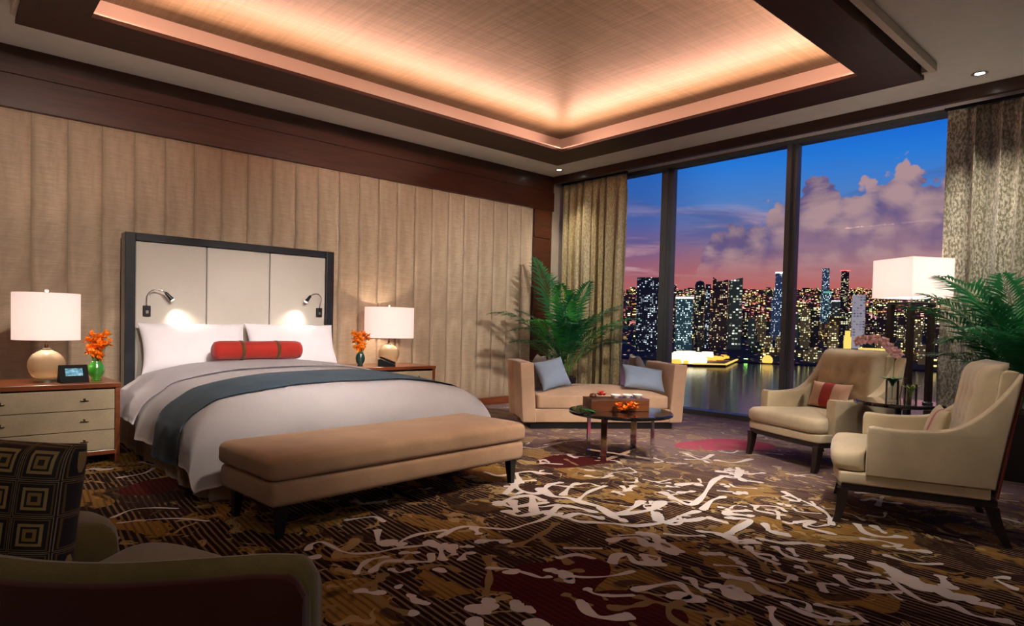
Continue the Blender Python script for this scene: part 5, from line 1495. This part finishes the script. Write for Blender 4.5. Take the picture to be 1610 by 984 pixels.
def tower(x0, x1, top, r, m, label, shape='box', crown=None, crown_h=0, group=CG, depth=1.0):
    pxc = (x0+x1)/2; a = bearing(pxc); w = abs(bearing(x0)-bearing(x1))*r; zt = hz(pxc, top, r); zb = land(r)-6
    cx, cy = r*math.cos(a), r*math.sin(a)
    t_ = thing('tower', label, 'building', (cx, cy, zb), a, group)
    h = zt-zb; d = w*.8*depth
    bm = new_bm()
    if shape == 'box': box(bm, -d/2, d/2, -w/2, w/2, 0, h)
    elif shape == 'wedge':
        prism(bm, [(-w/2, 0), (w/2, 0), (w/2, h), (w*.1, h*.94), (-w/2, h*.965)], -d/2, d/2, 'x')
    elif shape == 'slant': prism(bm, [(-w/2, 0), (w/2, 0), (w/2, h*.96), (-w/2, h)], -d/2, d/2, 'x')
    elif shape == 'round': lathe(bm, [(0, 0), (w/2, 0), (w/2, h*.93), (w*.36, h*.98), (0, h)], 20)
    elif shape == 'step': box(bm, -d/2, d/2, -w/2, w/2, 0, h*.78); box(bm, -d*.36, d*.36, -w*.36, w*.36, h*.78, h)
    elif shape == 'taper': 
        box(bm, -d/2, d/2, -w/2, w/2, 0, h)
        for v in bm.verts:
            if v.co.z > h*.5: v.co.x *= .8; v.co.y *= .8
    obj('tower_body', bm, m, t_)
    if crown:
        ch = crown_h*h; k = .52 if shape != 'step' else .38
        bm = new_bm(); box(bm, -d*k, d*k, -w*k, w*k, h+.5, h+.5+ch); obj('crown', bm, crown, t_)
    return t_
tower(1001, 1037, 437, 2250, TM['navy'], 'dark blue slab tower with white window rows, left of the first mullion')
tower(1050, 1063, 448, 2700, TM['brown'], 'dim brown tower just right of the first mullion')
tower(1063, 1090, 470, 2300, TM['teal'], 'teal round-shouldered tower with a floodlit white crown', 'box', M['glow_white'], .035)
tower(1092, 1108, 441, 2380, TM['dark'], 'dark rounded tower, tallest between teal crown and thin spire tower', 'round')
tower(1109, 1117, 447, 2300, TM['navy'], 'very thin dark tower beside the rounded dark one')
tower(1120, 1144, 436, 2330, TM['brown'], 'dark reddish tower with a wedge-cut roof', 'wedge')
tower(1145, 1167, 437, 2360, TM['green'], 'greenish tower with large lit panels and slanted roof', 'slant')
tower(1098, 1107, 485, 2270, TM['dark'], 'low dark block in front of the rounded tower')
tower(1213, 1240, 452, 2700, TM['blue'], 'pale blue stepped tower left of the second mullion', 'step')
tower(1218, 1236, 430, 2760, TM['blue'], 'tall floodlit tower with white crown behind the stepped one', 'box', M['glow_white'], .02)
tower(1290, 1304, 422, 3600, TM['blue'], 'slender grey blue tower, left of the tall pair far off', 'taper')
tower(1320, 1335, 426, 3600, TM['dark'], 'slender dark tower, right of the tall pair far off', 'taper', M['glow_red'], .006)
tower(1294, 1307, 461, 3400, TM['teal'], 'short teal-lit block in front of the slender grey blue tower', 'box', M['glow_teal'], .05)
tower(1308, 1321, 474, 3300, TM['green'], 'low block with white lit roof between the tall far pair', 'box', M['glow_white'], .03)
tower(1340, 1361, 464, 2500, TM['white'], 'whitish framed office tower beside the lamp shade')
tower(1260, 1275, 484, 2450, TM['cream'], 'yellow-lit block right of the second mullion')
tower(1244, 1257, 490, 2500, TM['green'], 'small green-lit block hard by the second mullion')
tower(1276, 1290, 492, 2500, TM['dark'], 'dim block between yellow-lit block and cream office block')
tower(1304, 1320, 512, 2350, TM['cream'], 'low cream office block behind the armchair back')
tower(1322, 1336, 500, 2500, TM['dark'], 'dim block behind the gold floodlit steeple')
tower(1329, 1341, 520, 2250, M['glow_gold'], 'gold floodlit stepped steeple above the armchair', 'step')
tower(1352, 1420, 548, 2150, M['glow_gold'], 'long gold floodlit waterfront hall behind the floor lamp', 'box', None, 0, CG, .3)
tower(1177, 1190, 500, 2500, TM['green'], 'greenish block under the far violet lights')
tower(1192, 1206, 494, 2600, TM['cream'], 'cream-lit block left of the stepped blue tower')
tower(1168, 1177, 488, 2700, TM['dark'], 'dim narrow block right of the slant-roofed tower')
tower(1362, 1376, 500, 2700, TM['brown'], 'reddish block right of the framed office tower')
tower(1380, 1396, 492, 2900, TM['brown'], 'reddish block left of the lamp posts, below the shade')
tower(1398, 1412, 505, 2600, TM['dark'], 'dark block seen through the lamp posts, left')
tower(1414, 1432, 495, 2900, TM['brown'], 'brown block seen through the middle of the lamp posts')
tower(1436, 1452, 508, 2600, TM['cream'], 'cream block seen through the lamp posts, right')
tower(1455, 1470, 500, 2800, TM['dark'], 'dark block right of the lamp posts')
tower(1472, 1486, 510, 2600, TM['brown'], 'brown block beside the right curtain')
# land and hills
bm = new_bm()
rows = []
for r in (2040, 2050, 2400, 3000, 4000, 5500, 8000, 11000):
    rows.append([(r*math.cos(math.radians(-10+110*i/60)), r*math.sin(math.radians(-10+110*i/60)), land(min(r, 8050))+(noise.noise(Vector((r*.001, i*.35, 0)))*30 if r > 5000 else 0)) for i in range(61)])
rv = [[bm.verts.new(p) for p in r] for r in rows]
for a, b2 in zip(rv, rv[1:]):
    for i in range(60): bm.faces.new((a[i], a[i+1], b2[i+1], b2[i]))
base = [bm.verts.new((p[0], p[1], WZ-5)) for p in rows[0]]
for i in range(60): bm.faces.new((rv[0][i], rv[0][i+1], base[i+1], base[i]))
m, t, b, o = mat('city_ground')
tc = t.new('ShaderNodeTexCoord').outputs['Object']
n = t.noise(t.mapping(tc, scale=(.004, .004, .004)), 1.0, 4, .6)
t.put(b.inputs['Base Color'], t.ramp(n, [(.3, (.012, .014, .012)), (.7, (.05, .035, .03))])); b.inputs['Roughness'].default_value = 1
vo = t.new('ShaderNodeTexVoronoi'); t.l.new(t.mapping(tc, scale=(.03, .03, .03)), vo.inputs['Vector']); vo.inputs['Scale'].default_value = 1.0
dots = t.step(vo.outputs['Distance'], .20, .08)
big = t.step(t.noise(t.mapping(tc, scale=(.0015, .0015, .0015)), 1.0, 3, .6), .40, .6)
t.put(b.inputs['Emission Color'], t.mix(vo.outputs['Color'], srgb(255, 150, 60), srgb(255, 225, 180)))
t.put(b.inputs['Emission Strength'], t.math('MULTIPLY', t.math('MULTIPLY', dots, t.math('ADD', big, .15)), 1.6))
o = obj('city_land', bm, m, kind='structure'); 
# bay water
bm = new_bm(); vs = [bm.verts.new(p) for p in ((60, -600, WZ), (2600, -1800, WZ), (2600, 3600, WZ), (-600, 3600, WZ), (-600, 60, WZ))]; bm.faces.new(vs)
m, t, b, o = mat('bay_water')
tc = t.new('ShaderNodeTexCoord').outputs['Object']
t.put(b.inputs['Base Color'], (.003, .003, .004)); b.inputs['Roughness'].default_value = .12; b.inputs['Specular IOR Level'].default_value = .2
bp = t.new('ShaderNodeBump'); bp.inputs['Strength'].default_value = .25; bp.inputs['Distance'].default_value = .6
t.l.new(t.noise(t.mapping(tc, scale=(.12, .12, .12)), 1.0, 3, .6), bp.inputs['Height']); t.l.new(bp.outputs[0], b.inputs['Normal'])
obj('bay_water', bm, m, kind='structure')
# low blocks covering the far slopes: the nearest three hundred as things, the rest as one carpet of houses
random.seed(5)
lowm = [TM['brown'], TM['cream'], TM['dark'], TM['green']]
warm = [towermat('houses_warm', srgb(60, 30, 28), srgb(255, 150, 80), .62, 10, 8, 2.2), towermat('houses_gold', srgb(70, 52, 28), srgb(255, 200, 110), .66, 10, 8, 2.2), towermat('houses_rose', srgb(60, 30, 44), srgb(255, 130, 120), .6, 12, 8, 2.0), towermat('houses_green', srgb(26, 36, 26), srgb(210, 225, 150), .5, 11, 9, 1.5)]
protos = []
def block_mesh(w, d, h):
    bm = new_bm(); box(bm, -d/2, d/2, -w/2, w/2, 0, h)
    if random.random() < .5: box(bm, -d*.25, d*.2, -w*.3, w*.25, h, h*1.25)
    return bm
TW = [(o_.location.x, o_.location.y, 60) for o_ in COL.objects if o_.get('category') == 'building']; assert len(TW) == 32 or print('TW', len(TW)) is None
taken = list(TW) + [(5200*math.cos(bearing(p_)), 5200*math.sin(bearing(p_)), 60) for p_ in (1171, 1186)]
def free_spot(x, y, rad):
    return all((x-a_)**2+(y-b_)**2 > (rad+c_)**2 for a_, b_, c_ in taken)
pm = []
for i in range(16):
    mm_ = random.choice(('warm', 'gold', 'rose', 'green', 'cream')); o = obj('low_building', block_mesh(random.uniform(26, 46), random.uniform(25, 40), random.uniform(22, 62)), {'warm': warm[0], 'gold': warm[1], 'rose': warm[2], 'green': warm[3], 'cream': TM['cream']}[mm_]); pm.append((o, mm_))
SHORT = ['dark blue slab tower', 'dim brown tower', 'teal tower', 'dark rounded tower', 'very thin tower', 'wedge-roofed tower', 'slant-roofed tower', 'low dark block', 'stepped blue tower', 'tall white-crowned tower', 'slender grey tower', 'slender dark tower', 'teal-lit block', 'white-roofed block', 'white framed tower', 'yellow-lit block', 'green-lit block', 'dim block', 'cream office block', 'dim rear block', 'gold steeple', 'gold waterfront hall', 'greenish block', 'cream-lit block', 'dim narrow block', 'reddish block', 'second reddish block', 'dark lamp-post block', 'brown lamp-post block', 'cream lamp-post block', 'dark right block', 'brown curtain-side block']
TWB = [math.atan2(y_, x_) for x_, y_, _ in TW]
def beside(a, r):
    i = min(range(len(SHORT)), key=lambda k: abs(TWB[k]-a))
    return ('left' if a > TWB[i] else 'right')+' of the '+SHORT[i]+(', low on the shore' if r < 2450 else ', higher up the slope')
WORD = {'warm': 'orange-lit', 'gold': 'golden-lit', 'rose': 'rose-lit', 'green': 'pale green-lit', 'cream': 'cream-lit'}
def zone(px): return 'seen left of the first mullion' if px < 1048 else 'seen in the middle pane' if px < 1240 else 'seen right of the second mullion' if px < 1375 else 'seen below the lamp shade'
cnt = 0; tries = 0
while cnt < 150 and tries < 20000:
    tries += 1
    px = random.uniform(1004, 1486); r = 2090+1300*random.random()**1.2; a = bearing(px); x, y = r*math.cos(a), r*math.sin(a)
    if not free_spot(x, y, 33) or (px < 1185 and r < 2330): continue
    taken.append((x, y, 33))
    if cnt < 16: o, mm_ = pm[cnt]
    else: o0, mm_ = pm[random.randrange(16)]; o = o0.copy(); COL.objects.link(o)
    o.location = (x, y, land(r-30)-4); o.rotation_euler = (0, 0, a+random.choice((0, .3, -.4, .7)))
    tag(o, 'small %s building %s' % (WORD[mm_], beside(a, r)), 'building', 'small %s buildings %s' % (WORD[mm_], beside(a, r)))
    cnt += 1
bm = new_bm(); k = 0; tries = 0
while k < 2100 and tries < 60000:
    tries += 1
    px = random.uniform(760, 1750) if random.random() < .4 else random.uniform(985, 1520); r = 2500*math.exp(random.random()**.9*math.log(7400/2500)); a = bearing(px)
    if (r < 3700 or abs(r-5200) < 120) and not free_spot(r*math.cos(a), r*math.sin(a), 40): continue
    w, d, h = random.uniform(24, 60), random.uniform(25, 50), random.uniform(16, 60)
    z = land(r)-5; mi_ = random.randrange(4); c, s_ = math.cos(a), math.sin(a)
    vs = box(bm, -d/2, d/2, -w/2, w/2, 0, h, mi=mi_)
    for v in vs: v.co = Vector((r*c+v.co.x*c-v.co.y*s_, r*s_+v.co.x*s_+v.co.y*c, z+v.co.z))
    k += 1
o = obj('distant_houses', bm, warm); tag(o, 'carpet of countless lit houses covering the far hills', 'houses', None, 'stuff')
# waterfront lights: promontory deck with lamps along its edge, stadium glow, signs
def world_pt(px, r, z): a = bearing(px); return Vector((r*math.cos(a), r*math.sin(a), z))
def quad_slab(name, pts, z0, z1, m, parent=None):
    bm = new_bm(); A_ = [bm.verts.new((p[0], p[1], z0)) for p in pts]; B_ = [bm.verts.new((p[0], p[1], z1)) for p in pts]
    bm.faces.new(A_); bm.faces.new(B_)
    for i in range(len(pts)): bm.faces.new((A_[i], A_[(i+1) % len(pts)], B_[(i+1) % len(pts)], B_[i]))
    return obj(name, bm, m, parent)
PR = thing('promontory', 'dark pointed waterfront pier with glowing orange edges, above the daybed arm', 'pier', (0, 0, 0))
def wz(px, py, z=WZ+3):
    p = onz(px, py, z); return (p.x, p.y)
c = [wz(1050, 583), wz(1094, 574), wz(1150, 563), wz(1168, 561), wz(1140, 574), wz(1098, 574)]
c = [wz(1046, 572), wz(1168, 560), wz(1168, 563), wz(1141, 575), wz(1090, 574)]
quad_slab('deck', c, WZ+1, WZ+5, M['black_metal'], PR)
def strip(pts, w, h, m, name, parent):
    bm = new_bm()
    for p, q in zip(pts, pts[1:]):
        p, q = Vector((*p, 0)), Vector((*q, 0)); d = (q-p).normalized(); n_ = Vector((-d.y, d.x, 0))*w/2
        vv = [bm.verts.new(v+Vector((0, 0, z))) for z in (WZ+5.2, WZ+5.2+h) for v in (p-n_, q-n_, q+n_, p+n_)]
        for f in ((0, 1, 2, 3), (4, 5, 6, 7), (0, 1, 5, 4), (1, 2, 6, 5), (2, 3, 7, 6), (3, 0, 4, 7)): bm.faces.new([vv[k] for k in f])
    return obj(name, bm, m, parent)
strip([c[4], c[3]], 6, 3, M['glow_gold'], 'edge_light', PR); strip([c[3], c[2]], 6, 3, M['glow_gold'], 'edge_light', PR)
rnd = random.Random(3)
def glowbits(name, label, n, fx, fy, m, size, cat='lights', z=WZ+5.6, par=None):
    bm = new_bm()
    for k in range(n):
        px = fx(rnd); p = onz(px, fy(px, rnd), z); s_ = size*rnd.uniform(.5, 1.4)
        box(bm, p.x-s_, p.x+s_, p.y-s_, p.y+s_, z, z+s_*1.6)
    o = obj(name, bm, m, par)
    if par is None: tag(o, label, cat, None, 'stuff')
    else: o['kind'] = 'stuff'; o['label'] = label
    return o
glowbits('promenade_lights', 'crowd of orange street lights along the pier promenade', 170, lambda r: r.uniform(1052, 1172), lambda px, r: 571-(px-1052)*.10+r.uniform(-4, 3), M['glow_warm'], 5, par=PR)
glowbits('waterfront_glow', 'dense cream white floodlights at the foot of the teal tower', 150, lambda r: r.gauss(1082, 12), lambda px, r: 566+r.uniform(-5, 5), M['glow_cream'], 9, par=PR)
glowbits('shore_lights', 'scattered gold shore lights along the far waterline', 380, lambda r: r.uniform(1192, 1500), lambda px, r: 562+(px-1165)*.01+r.uniform(-7, 4), M['glow_gold'], 4.0)
def sign(px, py, r, w, h, m, label):
    a = bearing(px); z = hz(px, py, r); bm = new_bm(); box(bm, -2, 2, -w/2, w/2, -h/2, h/2)
    o = obj('illuminated_sign', bm, m, loc=(r*math.cos(a), r*math.sin(a), z), rot=(0, 0, a)); tag(o, label, 'sign')
    return o
sign(1172, 571, 2060, 14, 10, M['glow_mag'], 'small magenta panel added so its reflection streaks the dark water')  # added magenta glow, placed on the shore for the streak in the water
sign(1176, 566, 2110, 10, 8, M['glow_green'], 'small green sign reflected in the water right of the pier')
sign(1171, 477, 5200, 60, 70, M['glow_vio'], 'violet lit sign far off, right of the slant-roofed tower')
sign(1186, 479, 5200, 45, 50, M['glow_vio'], 'smaller violet lit sign, right of the bigger violet one')
# bridge and lit dome
DM = thing('dome', 'gold lit dome standing in the water left of the second mullion', 'dome', world_pt(1210, 2040, WZ+1))
bm = new_bm(); lathe(bm, [(0, 0), (12, 0), (15, 8), (13, 17), (7, 23), (0, 25)], 20); obj('dome_shell', bm, M['glow_gold'], DM, smooth='all')
bm = new_bm(); lathe(bm, [(15.5, -.5), (19, -.5), (19, 2), (15.5, 2)], 20, closed=True); obj('dome_rim', bm, M['black_metal'], DM)

# ------------------------------------------------------------------ added fill lights out of frame, put there to brighten the room
WARM = (1, .87, .76)
def add_fill_spot(loc, tgt, p, size=50, col=WARM): spot('fill_spot', loc, tgt, p, size, 1.0, col, .10)  # added spot without a fixture, lights the furniture, walls and curtains
add_fill_spot((1.9, 1.2, 3.26), (2.2, 5.0, .7), 380, 50)
add_fill_spot((3.6, 1.2, 3.26), (2.8, 3.7, .4), 221, 46, (1, .82, .68))
add_fill_spot((4.6, 1.0, 3.26), (5.7, 4.4, .3), 429, 44)
add_fill_spot((3.0, 0.8, 3.26), (4.4, 3.0, .0), 640, 50)
add_fill_spot((5.6, .2, 3.26), (5.7, 2.4, .4), 156, 52)
add_fill_spot((3.2, 1.5, 3.26), (4.5, 1.4, .5), 117, 56)
add_fill_spot((1.4, 1.1, 3.26), (2.4, 5.7, .75), 620, 34, (1, .90, .84))
add_fill_spot((.6, 1.2, 3.26), (.9, 6.8, 1.6), 390, 44)
add_fill_spot((3.0, 1.2, 3.26), (4.2, 6.8, 1.6), 546, 46)
add_fill_spot((4.9, 1.0, 3.26), (6.4, 6.8, 1.5), 598, 40, (1, .93, .86))
add_fill_spot((4.8, .7, 3.26), (7.4, 6.2, 1.6), 390, 36, (1, .93, .84))
add_fill_spot((5.0, .6, 3.26), (7.4, 1.4, 1.6), 195, 50, (1, .93, .84))
fl = area('rear_fill_light', (.3, -1.2, 3.35), (2.6, 3.2, .6), 1.6, 1.6, 22, (1, .9, .8))  # added soft fill behind the camera, no lamp of the room
